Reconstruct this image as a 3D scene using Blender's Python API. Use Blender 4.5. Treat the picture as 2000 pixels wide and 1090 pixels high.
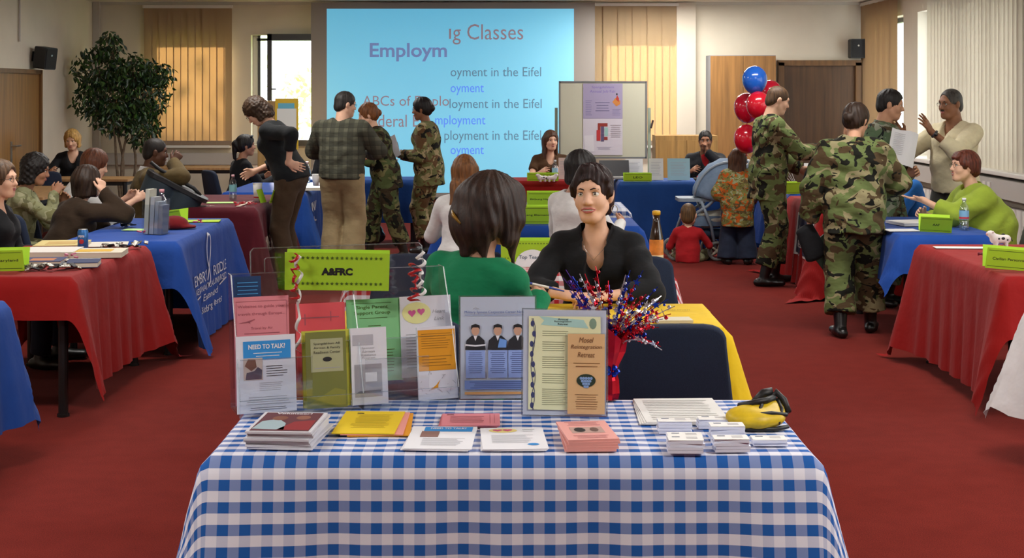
import bpy, math, random
import numpy as np
from mathutils import Vector, Matrix, Euler

for _o in list(bpy.data.objects):
    bpy.data.objects.remove(_o)
scene = bpy.context.scene
COL = scene.collection
R = math.radians

# ---------------------------------------------------------------- camera
FPX, CX, CY0, CAMH = 2900.0, 1000.0, 182.0, 1.70      # focal length, vanishing point and horizon in photo pixels
cam_d = bpy.data.cameras.new('camera')
cam = bpy.data.objects.new('camera', cam_d)
COL.objects.link(cam)
cam_d.sensor_width = 36.0
cam_d.sensor_fit = 'HORIZONTAL'
cam_d.lens = FPX / 2000.0 * 36.0
cam_d.shift_y = -(545.0 - CY0) / 2000.0
cam_d.clip_end = 200
cam.location = (0, 0, CAMH)
cam.rotation_euler = (R(90), 0, 0)
scene.camera = cam

# ---------------------------------------------------------------- world, lights, exposure
scene.view_settings.view_transform = 'Standard'
scene.view_settings.look = 'None'
scene.view_settings.gamma = 1.0
scene.view_settings.use_curve_mapping = False
scene.view_settings.exposure = 0.0
world = bpy.data.worlds.new('world')
scene.world = world
world.use_nodes = True
bg = world.node_tree.nodes['Background']
bg.inputs[0].default_value = (0.93, 0.97, 1.0, 1)
bg.inputs[1].default_value = 5.0

def sun(name, rot, strength, col, angle=3):
    d = bpy.data.lights.new(name, 'SUN'); d.energy = strength; d.color = col; d.angle = R(angle)
    o = bpy.data.objects.new(name, d); COL.objects.link(o); o.rotation_euler = rot
sun('sun', (R(-75), R(0), R(12)), 30.0, (1, .9, .74))

def area(name, loc, sx, sy, power, col=(1, .965, .92)):
    d = bpy.data.lights.new(name, 'AREA'); d.shape = 'RECTANGLE'; d.size = sx; d.size_y = sy
    d.energy = power; d.color = col
    o = bpy.data.objects.new(name, d); COL.objects.link(o); o.location = loc
# the room's ceiling luminaires, two rows down its length
for _y, _p in ((2.6, 85), (6.0, 60), (9.5, 55), (13.0, 58), (16.8, 75)):
    for _x in (-2.6, 2.2):
        area('ceiling_lamp', (_x, _y, 2.90), 1.5, .3, _p)
area('ceiling_lamp', (2.0, 19.2, 2.90), 1.2, .3, 85)

def W(px, py, Y):
    """world point seen at photo pixel (px, py) at distance Y"""
    return Vector(((px - CX) * Y / FPX, Y, CAMH - (py - CY0) * Y / FPX))

# ---------------------------------------------------------------- materials
MATS = {}
def lin(c):
    if isinstance(c, str):
        c = tuple(int(c[i:i + 2], 16) for i in (0, 2, 4))
    return tuple(((v / 255) / 12.92 if v / 255 <= .04045 else ((v / 255 + .055) / 1.055) ** 2.4) for v in c)

def mat(name, col=None, rough=.6, metal=0, noise=0, nscale=30, bump=0, bscale=200, emit=0, alpha=None, trans=0, spec=.5,
        sheen=0, stretch=None, coat=0, translucent=0, bdist=.004):
    if name in MATS:
        return MATS[name]
    m = bpy.data.materials.new(name); m.use_nodes = True
    MATS[name] = m
    nt = m.node_tree; b = nt.nodes['Principled BSDF']
    c = lin(col)
    b.inputs['Base Color'].default_value = (*c, 1)
    b.inputs['Roughness'].default_value = rough
    b.inputs['Metallic'].default_value = metal
    b.inputs['Specular IOR Level'].default_value = spec
    b.inputs['Sheen Weight'].default_value = sheen
    b.inputs['Coat Weight'].default_value = coat
    b.inputs['Transmission Weight'].default_value = trans
    if alpha is not None:
        b.inputs['Alpha'].default_value = alpha
    if emit:
        b.inputs['Emission Color'].default_value = (*c, 1)
        b.inputs['Emission Strength'].default_value = emit
    if noise or bump:
        tc = nt.nodes.new('ShaderNodeTexCoord')
        src = tc.outputs['Object']
        if stretch:
            mp = nt.nodes.new('ShaderNodeMapping'); mp.inputs['Scale'].default_value = stretch
            nt.links.new(src, mp.inputs[0]); src = mp.outputs[0]
    if noise:
        n = nt.nodes.new('ShaderNodeTexNoise'); n.inputs['Scale'].default_value = nscale; n.inputs['Detail'].default_value = 4
        nt.links.new(src, n.inputs['Vector'])
        r = nt.nodes.new('ShaderNodeValToRGB')
        r.color_ramp.elements[0].position = .3; r.color_ramp.elements[1].position = .7
        r.color_ramp.elements[0].color = (*[v * (1 - noise) for v in c], 1)
        r.color_ramp.elements[1].color = (*[min(1, v * (1 + noise)) for v in c], 1)
        nt.links.new(n.outputs[0], r.inputs[0]); nt.links.new(r.outputs[0], b.inputs['Base Color'])
    if bump:
        n2 = nt.nodes.new('ShaderNodeTexNoise'); n2.inputs['Scale'].default_value = bscale; n2.inputs['Detail'].default_value = 3
        nt.links.new(src, n2.inputs['Vector'])
        bp = nt.nodes.new('ShaderNodeBump'); bp.inputs['Strength'].default_value = bump; bp.inputs['Distance'].default_value = bdist
        nt.links.new(n2.outputs[0], bp.inputs['Height']); nt.links.new(bp.outputs[0], b.inputs['Normal'])
    if translucent:
        t = nt.nodes.new('ShaderNodeBsdfTranslucent'); t.inputs[0].default_value = (*c, 1)
        mx = nt.nodes.new('ShaderNodeMixShader'); mx.inputs[0].default_value = translucent
        out = nt.nodes['Material Output']
        nt.links.new(b.outputs[0], mx.inputs[1]); nt.links.new(t.outputs[0], mx.inputs[2]); nt.links.new(mx.outputs[0], out.inputs[0])
    return m

def ramp_mat(name, build, rough=.8, fold=False):
    """custom node material; build(nt) returns the colour socket"""
    if name in MATS:
        return MATS[name]
    m = bpy.data.materials.new(name); m.use_nodes = True; MATS[name] = m
    nt = m.node_tree; b = nt.nodes['Principled BSDF']
    b.inputs['Roughness'].default_value = rough
    b.inputs['Specular IOR Level'].default_value = .25
    nt.links.new(build(nt), b.inputs['Base Color'])
    if fold:
        tc = nt.nodes.new('ShaderNodeTexCoord'); n2 = nt.nodes.new('ShaderNodeTexNoise'); n2.inputs['Scale'].default_value = 9; n2.inputs['Detail'].default_value = 2
        mp = nt.nodes.new('ShaderNodeMapping'); mp.inputs['Scale'].default_value = (1, 1, 1.8)
        nt.links.new(tc.outputs['Object'], mp.inputs[0]); nt.links.new(mp.outputs[0], n2.inputs['Vector'])
        bp = nt.nodes.new('ShaderNodeBump'); bp.inputs['Strength'].default_value = .6; bp.inputs['Distance'].default_value = .025
        nt.links.new(n2.outputs[0], bp.inputs['Height']); nt.links.new(bp.outputs[0], b.inputs['Normal'])
    return m

def math_node(nt, op, a, b=None):
    n = nt.nodes.new('ShaderNodeMath'); n.operation = op
    for i, v in enumerate((a, b)):
        if v is None: continue
        if isinstance(v, (int, float)): n.inputs[i].default_value = v
        else: nt.links.new(v, n.inputs[i])
    return n.outputs[0]

def mix_col(nt, fac, a, b):
    n = nt.nodes.new('ShaderNodeMix'); n.data_type = 'RGBA'
    for s, v in ((n.inputs[0], fac), (n.inputs[6], a), (n.inputs[7], b)):
        if isinstance(v, tuple): s.default_value = (*v, 1) if len(v) == 3 else v
        elif isinstance(v, (int, float)): s.default_value = v
        else: nt.links.new(v, s)
    return n.outputs[2]

def gingham(name, dark, light, period, mid=.5):
    def build(nt):
        uv = nt.nodes.new('ShaderNodeUVMap')
        sp = nt.nodes.new('ShaderNodeSeparateXYZ'); nt.links.new(uv.outputs[0], sp.inputs[0])
        st = []
        for i in (0, 1):
            f = math_node(nt, 'FRACT', math_node(nt, 'DIVIDE', sp.outputs[i], period))
            st.append(math_node(nt, 'GREATER_THAN', f, .5))
        s = math_node(nt, 'ADD', math_node(nt, 'MULTIPLY', st[0], .26), math_node(nt, 'MULTIPLY', st[1], .74))
        r = nt.nodes.new('ShaderNodeValToRGB'); r.color_ramp.interpolation = 'LINEAR'
        r.color_ramp.elements[0].color = (*lin(light), 1)
        r.color_ramp.elements[1].color = (*lin(dark), 1)
        nt.links.new(s, r.inputs[0])
        return r.outputs[0]
    return ramp_mat(name, build, .85)

def camo(name, off=0.0, cols=('5e6b3e', '4a3b26', '8a8260', '15160f'), scale=7.0):
    def build(nt):
        tc = nt.nodes.new('ShaderNodeTexCoord')
        cur = lin(cols[0])
        for i, (c, th, sc) in enumerate(((cols[2], .56, 1.0), (cols[1], .55, 1.05), (cols[3], .58, 1.3))):
            mp = nt.nodes.new('ShaderNodeMapping'); mp.inputs['Location'].default_value = (off + i * 3.7, off * .3 + i * 1.9, i * 5.1)
            mp.inputs['Scale'].default_value = (1, 1, 1.35)
            nt.links.new(tc.outputs['Object'], mp.inputs[0])
            n = nt.nodes.new('ShaderNodeTexNoise'); n.inputs['Scale'].default_value = scale * sc; n.inputs['Detail'].default_value = 2.2
            n.inputs['Distortion'].default_value = .9
            nt.links.new(mp.outputs[0], n.inputs['Vector'])
            f = math_node(nt, 'GREATER_THAN', n.outputs[0], th)
            cur = mix_col(nt, f, cur, lin(c))
        return cur
    return ramp_mat(name, build, .9, True)

def plaid(name, base, line, scale=1.0):
    def build(nt):
        tc = nt.nodes.new('ShaderNodeTexCoord'); sp = nt.nodes.new('ShaderNodeSeparateXYZ')
        nt.links.new(tc.outputs['Object'], sp.inputs[0])
        cur = lin(base)
        for ax, per, w, op in ((0, .085, .5, .55), (2, .085, .5, .55), (0, .0425, .18, .5), (2, .0425, .18, .5)):
            f = math_node(nt, 'FRACT', math_node(nt, 'DIVIDE', math_node(nt, 'ADD', sp.outputs[ax], 5.0), per * scale))
            g = math_node(nt, 'MULTIPLY', math_node(nt, 'LESS_THAN', f, w), op)
            cur = mix_col(nt, g, cur, lin(line))
        return cur
    return ramp_mat(name, build, .9, True)

# ---------------------------------------------------------------- objects
def setp(o, label=None, cat=None, group=None, kind=None):
    if label: o['label'] = label
    if cat: o['category'] = cat
    if group: o['group'] = group
    if kind: o['kind'] = kind
    return o

def thing(name, label, cat, loc=(0, 0, 0), rot=(0, 0, 0), group=None, kind=None):
    o = bpy.data.objects.new(name, None); COL.objects.link(o)
    o.empty_display_size = .05
    o.location = loc; o.rotation_euler = rot if isinstance(rot, tuple) else (0, 0, rot)
    return setp(o, label, cat, group, kind)

def mobj(name, me, m=None, parent=None, M=None):
    o = bpy.data.objects.new(name, me); COL.objects.link(o)
    if m is not None and not me.materials:
        me.materials.append(m)
    if parent: o.parent = parent
    if M is not None: o.matrix_local = M
    return o

def copy_tree(o, parent=None):
    c = o.copy(); COL.objects.link(c); c.parent = parent
    for ch in list(o.children):
        copy_tree(ch, c)
    return c

class MB:
    def __init__(s): s.v = []; s.f = []; s.uv = None
    def add(s, vs, fs):
        n = len(s.v); s.v += [tuple(v) for v in vs]; s.f += [tuple(i + n for i in f) for f in fs]; return s
    def box(s, c, d, M=None, taper=1.0):
        x, y, z = d[0] / 2, d[1] / 2, d[2] / 2
        vs = [(sx * x * (taper if sz > 0 else 1), sy * y * (taper if sz > 0 else 1), sz * z) for sz in (-1, 1) for sy in (-1, 1) for sx in (-1, 1)]
        vs = [Vector(v) for v in vs]
        if M is not None: vs = [M @ v for v in vs]
        vs = [v + Vector(c) for v in vs]
        return s.add(vs, [(0, 2, 3, 1), (4, 5, 7, 6), (0, 1, 5, 4), (2, 6, 7, 3), (0, 4, 6, 2), (1, 3, 7, 5)])
    def rbox(s, c, d, r, axis='y', n=4):
        """box with rounded corners, extruded along axis"""
        ax = {'x': (1, 2, 0), 'y': (0, 2, 1), 'z': (0, 1, 2)}[axis]
        a, b, e = d[ax[0]] / 2, d[ax[1]] / 2, d[ax[2]] / 2
        r = min(r, a, b); ring = []
        for cx_, cy_, a0 in ((a - r, b - r, 0), (-a + r, b - r, 90), (-a + r, -b + r, 180), (a - r, -b + r, 270)):
            for i in range(n + 1):
                t = R(a0 + 90 * i / n); ring.append((cx_ + r * math.cos(t), cy_ + r * math.sin(t)))
        vs = []
        for q in (-e, e):
            for p in ring:
                v = [0, 0, 0]; v[ax[0]] = p[0] + c[ax[0]]; v[ax[1]] = p[1] + c[ax[1]]; v[ax[2]] = q + c[ax[2]]
                vs.append(v)
        k = len(ring)
        fs = [tuple(range(k)), tuple(range(2 * k - 1, k - 1, -1))] + [(i, i + k, (i + 1) % k + k, (i + 1) % k) for i in range(k)]
        return s.add(vs, fs)
    def tube(s, pts, r, n=8, caps=True):
        pts = [Vector(p) for p in pts]
        rs = r if isinstance(r, (list, tuple)) else [r] * len(pts)
        vs = []; prev = None
        for i, p in enumerate(pts):
            t = (pts[min(i + 1, len(pts) - 1)] - pts[max(i - 1, 0)])
            t = t.normalized() if t.length > 1e-9 else Vector((0, 0, 1))
            if prev is None:
                a = Vector((1, 0, 0)) if abs(t.x) < .9 else Vector((0, 1, 0))
                u = t.cross(a).normalized()
            else:
                u = prev - t * prev.dot(t)
                u = u.normalized() if u.length > 1e-6 else t.orthogonal().normalized()
            prev = u; w = t.cross(u)
            for j in range(n):
                th = 2 * math.pi * j / n
                vs.append(p + (u * math.cos(th) + w * math.sin(th)) * rs[i])
        fs = [(i * n + j, i * n + (j + 1) % n, (i + 1) * n + (j + 1) % n, (i + 1) * n + j) for i in range(len(pts) - 1) for j in range(n)]
        if caps: fs += [tuple(range(n - 1, -1, -1)), tuple((len(pts) - 1) * n + j for j in range(n))]
        return s.add(vs, fs)
    def lathe(s, prof, n=20, c=(0, 0, 0), caps=True, M=None):
        vs = [(r * math.cos(2 * math.pi * j / n), r * math.sin(2 * math.pi * j / n), z) for r, z in prof for j in range(n)]
        if M is not None: vs = [M @ Vector(v) for v in vs]
        vs = [(v[0] + c[0], v[1] + c[1], v[2] + c[2]) for v in vs]
        fs = [(i * n + j, i * n + (j + 1) % n, (i + 1) * n + (j + 1) % n, (i + 1) * n + j) for i in range(len(prof) - 1) for j in range(n)]
        if caps: fs += [tuple(range(n - 1, -1, -1)), tuple((len(prof) - 1) * n + j for j in range(n))]
        return s.add(vs, fs)
    def sphere(s, c, r, n=10, M=None):
        r3 = (r, r, r) if isinstance(r, (int, float)) else tuple(r)
        m = max(4, n // 2 + 1); prof = []
        vs = []
        for i in range(m + 1):
            ph = math.pi * i / m - math.pi / 2
            for j in range(n):
                th = 2 * math.pi * j / n
                v = Vector((max(math.cos(ph), 1e-4) * math.cos(th) * r3[0], max(math.cos(ph), 1e-4) * math.sin(th) * r3[1], math.sin(ph) * r3[2]))
                if M is not None: v = M @ v
                vs.append(v + Vector(c))
        fs = [(i * n + j, i * n + (j + 1) % n, (i + 1) * n + (j + 1) % n, (i + 1) * n + j) for i in range(m) for j in range(n)]
        return s.add(vs, fs)
    def poly(s, pts, y0=0.0, th=.001):
        """flat outline in x,z standing at y0, th thick"""
        k = len(pts)
        vs = [(p[0], y0, p[1]) for p in pts] + [(p[0], y0 + th, p[1]) for p in pts]
        return s.add(vs, [tuple(range(k)), tuple(range(2 * k - 1, k - 1, -1))] + [(i, i + k, (i + 1) % k + k, (i + 1) % k) for i in range(k)])
    def rect(s, x0, x1, z0, z1, y=0.0):
        return s.add([(x0, y, z0), (x1, y, z0), (x1, y, z1), (x0, y, z1)], [(0, 1, 2, 3)])
    def build(s, name, m, parent=None, smooth=False, M=None, uv=None):
        me = bpy.data.meshes.new(name)
        me.from_pydata([tuple(v) for v in s.v], [], s.f)
        if smooth: me.polygons.foreach_set('use_smooth', [True] * len(me.polygons))
        if uv is not None:
            ul = me.uv_layers.new(name='UVMap')
            li = np.empty(len(me.loops), dtype=np.int32); me.loops.foreach_get('vertex_index', li)
            ul.data.foreach_set('uv', np.asarray(uv, dtype=np.float32)[li].ravel())
        me.update()
        return mobj(name, me, m, parent, M)

TEXT = {}
def text_mesh(s, w=None, h=None, shear=0.0, bold=0.0, spacing=1.0):
    cu = bpy.data.curves.new('lettering', 'FONT')
    cu.body = s; cu.align_x = 'CENTER'; cu.align_y = 'CENTER'; cu.resolution_u = 3; cu.shear = shear; cu.offset = bold
    cu.space_line = 1.0; cu.space_character = spacing
    o = bpy.data.objects.new('lettering', cu)
    me = bpy.data.meshes.new_from_object(o)
    bpy.data.objects.remove(o); bpy.data.curves.remove(cu)
    n = len(me.vertices); co = np.empty(n * 3, dtype=np.float32); me.vertices.foreach_get('co', co); co = co.reshape(-1, 3)
    lo, hi = co.min(0), co.max(0); sz = hi - lo; c = (lo + hi) / 2
    sx = w / sz[0] if w else None; sy = h / sz[1] if h else None
    sx = sx or sy; sy = sy or sx
    out = np.zeros_like(co); out[:, 0] = (co[:, 0] - c[0]) * sx; out[:, 2] = (co[:, 1] - c[1]) * sy
    me.vertices.foreach_set('co', out.ravel()); me.materials.clear(); me.update()
    return me

def txt(s, parent, m, x, z, w=None, h=None, y=-.0008, name='lettering', shear=0.0, bold=0.0, M=None, tilt=0.0):
    me = text_mesh(s, w, h, shear, bold)
    mm = Matrix.Translation((x, y, z)) @ Matrix.Rotation(tilt, 4, 'Y')
    if M is not None: mm = M @ mm
    return mobj(name, me, m, parent, mm)
# ---------------------------------------------------------------- implicit surfaces for bodies, hair and clothes
def nrm(v):
    v = np.asarray(v, float); return v / max(1e-9, np.linalg.norm(v))
def rx(a): c, s = math.cos(R(a)), math.sin(R(a)); return np.array([[1, 0, 0], [0, c, -s], [0, s, c]])
def ry(a): c, s = math.cos(R(a)), math.sin(R(a)); return np.array([[c, 0, s], [0, 1, 0], [-s, 0, c]])
def rz(a): c, s = math.cos(R(a)), math.sin(R(a)); return np.array([[c, -s, 0], [s, c, 0], [0, 0, 1]])

class Sdf:
    def __init__(s): s.p = []
    def seg(s, a, b, ra, rb=None, lat=(1, 0, 0), k=.02, cut='', sub=False):
        rb = ra if rb is None else rb
        ra = (ra, ra) if not isinstance(ra, (tuple, list)) else ra
        rb = (rb, rb) if not isinstance(rb, (tuple, list)) else rb
        s.p.append(('s', np.asarray(a, float), np.asarray(b, float), ra, rb, np.asarray(lat, float), k, cut, sub)); return s
    def ell(s, c, r, M=None, k=.02, sub=False):
        s.p.append(('e', np.asarray(c, float), np.asarray(r, float), np.eye(3) if M is None else M, k, sub)); return s
    def clip(s, p, n):
        s.p.append(('c', np.asarray(p, float), nrm(n))); return s
    def mesh(s, name, vox, amp=0.0, freq=60.0, seed=0.0, azi=None):
        lo = np.full(3, 1e9); hi = np.full(3, -1e9); bb = []
        for p in s.p:
            if p[0] == 's':
                r = max(*p[3], *p[4]); mn = np.minimum(p[1], p[2]) - r; mx = np.maximum(p[1], p[2]) + r; k, sub = p[6], p[8]
            elif p[0] == 'e':
                r = np.abs(p[3]) @ p[2]; mn, mx, k, sub = p[1] - r, p[1] + r, p[4], p[5]
            else:
                bb.append(None); continue
            m = k + 3 * vox + amp; bb.append((mn - m, mx + m))
            if not sub: lo = np.minimum(lo, mn - 2.5 * vox - amp - .3 * k); hi = np.maximum(hi, mx + 2.5 * vox + amp + .3 * k)
        n = np.ceil((hi - lo) / vox).astype(int) + 1
        ax = [(lo[i] + vox * np.arange(n[i])).astype(np.float32) for i in range(3)]
        F = np.full(tuple(n), 10.0, np.float32)
        for p, b in zip(s.p, bb):
            if b is None:
                q = ((ax[0] - p[1][0]) * p[2][0])[:, None, None] + ((ax[1] - p[1][1]) * p[2][1])[None, :, None] + ((ax[2] - p[1][2]) * p[2][2])[None, None, :]
                np.maximum(F, q.astype(np.float32), out=F); continue
            i0 = np.clip(np.floor((b[0] - lo) / vox).astype(int), 0, n); i1 = np.clip(np.ceil((b[1] - lo) / vox).astype(int) + 1, 0, n)
            if np.any(i1 <= i0): continue
            sl = tuple(slice(i0[i], i1[i]) for i in range(3))
            X = ax[0][sl[0]][:, None, None]; Y = ax[1][sl[1]][None, :, None]; Z = ax[2][sl[2]][None, None, :]
            if p[0] == 's':
                a, e = p[1], p[2]; d = e - a; L = max(1e-6, np.linalg.norm(d)); w = d / L
                u = p[5] - w * np.dot(p[5], w)
                if np.linalg.norm(u) < 1e-3: u = np.cross(w, [.3, .9, .2])
                u = u / np.linalg.norm(u); v = np.cross(w, u)
                x, y, z = X - np.float32(a[0]), Y - np.float32(a[1]), Z - np.float32(a[2])
                dot = lambda q: x * np.float32(q[0]) + y * np.float32(q[1]) + z * np.float32(q[2])
                tr = dot(w); t = np.clip(tr / np.float32(L), 0, 1); ov = tr - t * np.float32(L)
                r0 = np.float32(p[3][0]) + np.float32(p[4][0] - p[3][0]) * t; r1 = np.float32(p[3][1]) + np.float32(p[4][1] - p[3][1]) * t
                rm = np.minimum(r0, r1)
                D = (np.sqrt((dot(u) / r0) ** 2 + (dot(v) / r1) ** 2 + (ov / rm) ** 2) - 1) * rm
                if 'a' in p[7]: D = np.maximum(D, -tr)
                if 'b' in p[7]: D = np.maximum(D, tr - np.float32(L))
                k, sub = p[6], p[8]
            else:
                c, r, M = p[1], p[2], p[3]
                x, y, z = X - np.float32(c[0]), Y - np.float32(c[1]), Z - np.float32(c[2])
                q = 0
                for i in range(3):
                    q = q + ((x * np.float32(M[0, i]) + y * np.float32(M[1, i]) + z * np.float32(M[2, i])) / np.float32(r[i])) ** 2
                D = (np.sqrt(q) - 1) * np.float32(min(r)); k, sub = p[4], p[5]
            A = F[sl]; k = np.float32(max(k, 1e-4))
            if sub:
                D = -D; h = np.clip(.5 - .5 * (D - A) / k, 0, 1); F[sl] = D + (A - D) * h + k * h * (1 - h)
            else:
                h = np.clip(.5 + .5 * (D - A) / k, 0, 1); F[sl] = D + (A - D) * h - k * h * (1 - h)
        if amp:
            X = ax[0][:, None, None]; Y = ax[1][None, :, None]; Z = ax[2][None, None, :]
            if azi is not None:      # strands: ridges running down around an axis
                th = np.arctan2(Y - np.float32(azi[1]), X - np.float32(azi[0]))
                F += np.float32(amp) * np.sin(th * 17 + 3 * np.sin(Z * 14 + seed) + seed) * np.sin(th * 7 + Z * 9 + 1)
            elif freq > 90:        # tight curls
                F += np.float32(amp) * (np.sin(X * 150 + seed) * np.sin(Y * 140 + 2 * seed) * np.sin(Z * 145) + .5 * np.sin(X * 61 + 4 * np.sin(Z * 40)) * np.sin(Y * 67 + seed))
            else:
                f = freq
                F += np.float32(amp) * (np.sin(Z * f + 5 * np.sin(X * 7 + seed) + 4 * np.sin(Y * 9 + seed * 2)) * .6 + .4 * np.sin(X * f * .8 + 3 * np.sin(Z * 11 + seed)) * np.sin(Y * f * .7 + seed))
        return nets(F, ax, name)

def nets(F, ax, name):
    S = F < 0
    cnt = np.zeros(tuple(d - 1 for d in F.shape), np.int8)
    sl = lambda o: tuple(slice(o[i], F.shape[i] - 1 + o[i]) for i in range(3))
    cor = [(i, j, k) for i in (0, 1) for j in (0, 1) for k in (0, 1)]
    for c in cor: cnt += S[sl(c)]
    I, J, K = np.nonzero((cnt > 0) & (cnt < 8))
    nv = len(I); idx = np.full(cnt.shape, -1, np.int32); idx[I, J, K] = np.arange(nv)
    val = {c: F[I + c[0], J + c[1], K + c[2]] for c in cor}
    acc = np.zeros((nv, 3)); num = np.zeros(nv)
    for c in cor:
        for d in range(3):
            if c[d]: continue
            e = list(c); e[d] = 1; e = tuple(e)
            a, b = val[c], val[e]; m = (a < 0) != (b < 0)
            t = np.where(m, a / np.where(m, a - b, 1), 0)
            for q in range(3):
                acc[:, q] += m * (c[q] + (t if q == d else 0))
            num += m
    acc /= num[:, None]
    base = (I, J, K); co = np.empty((nv, 3), np.float32)
    for q in range(3):
        st = ax[q][1] - ax[q][0]; co[:, q] = ax[q][0] + (base[q] + acc[:, q]) * st
    quads = []
    for d in range(3):
        o1, o2 = [q for q in range(3) if q != d]
        s0 = [slice(1, -1)] * 3; s1 = [slice(1, -1)] * 3
        s0[d] = slice(0, -1); s1[d] = slice(1, None)
        A, B = S[tuple(s0)], S[tuple(s1)]
        P = np.nonzero(A != B); g = [P[q] + (0 if q == d else 1) for q in range(3)]
        def at(i, j):
            h = list(g); h[o1] = h[o1] - i; h[o2] = h[o2] - j; return idx[h[0], h[1], h[2]]
        q = np.stack([at(0, 0), at(1, 0), at(1, 1), at(0, 1)], 1)
        flip = A[P] if d != 1 else ~A[P]
        q[~flip] = q[~flip][:, ::-1]
        quads.append(q)
    Q = np.concatenate(quads); Q = Q[(Q >= 0).all(1)]
    me = bpy.data.meshes.new(name)
    me.vertices.add(nv); me.vertices.foreach_set('co', co.ravel())
    me.loops.add(len(Q) * 4); me.loops.foreach_set('vertex_index', Q.ravel().astype(np.int32))
    me.polygons.add(len(Q)); me.polygons.foreach_set('loop_start', np.arange(0, len(Q) * 4, 4, dtype=np.int32))
    me.polygons.foreach_set('use_smooth', np.ones(len(Q), bool))
    me.update(calc_edges=True)
    return me

def ik(S, T, l1, l2, hint):
    S, T = np.asarray(S, float), np.asarray(T, float)
    d = T - S; L = np.linalg.norm(d); w = d / max(L, 1e-6)
    L2 = min(L, (l1 + l2) * .995); T = S + w * L2
    a = (l1 * l1 - l2 * l2 + L2 * L2) / (2 * L2); h = math.sqrt(max(0, l1 * l1 - a * a))
    n = np.asarray(hint, float); n = n - w * np.dot(n, w); n = nrm(n)
    return S + w * a + n * h, T

SKIN = {'fair': 'dcae92', 'light': 'c8977a', 'tan': 'a9775a', 'brown': '865a40', 'dark': '583827', 'olive': 'b5876a'}
def skin(k):
    return mat('skin_' + k, SKIN[k], .55, noise=.06, nscale=25, spec=.35)
def hairmat(c):
    return mat('hair_' + c, c, .55, noise=.5, nscale=70, stretch=(1, 1, .12), bump=.5, bscale=160, spec=.35)
def cloth(name, c, rough=.85, noise=.08):
    return mat('cloth_' + name, c, rough, noise=noise, nscale=14, bump=.5, bscale=8, spec=.2, sheen=.05, stretch=(1, 1, 1.5), bdist=.02)

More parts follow.
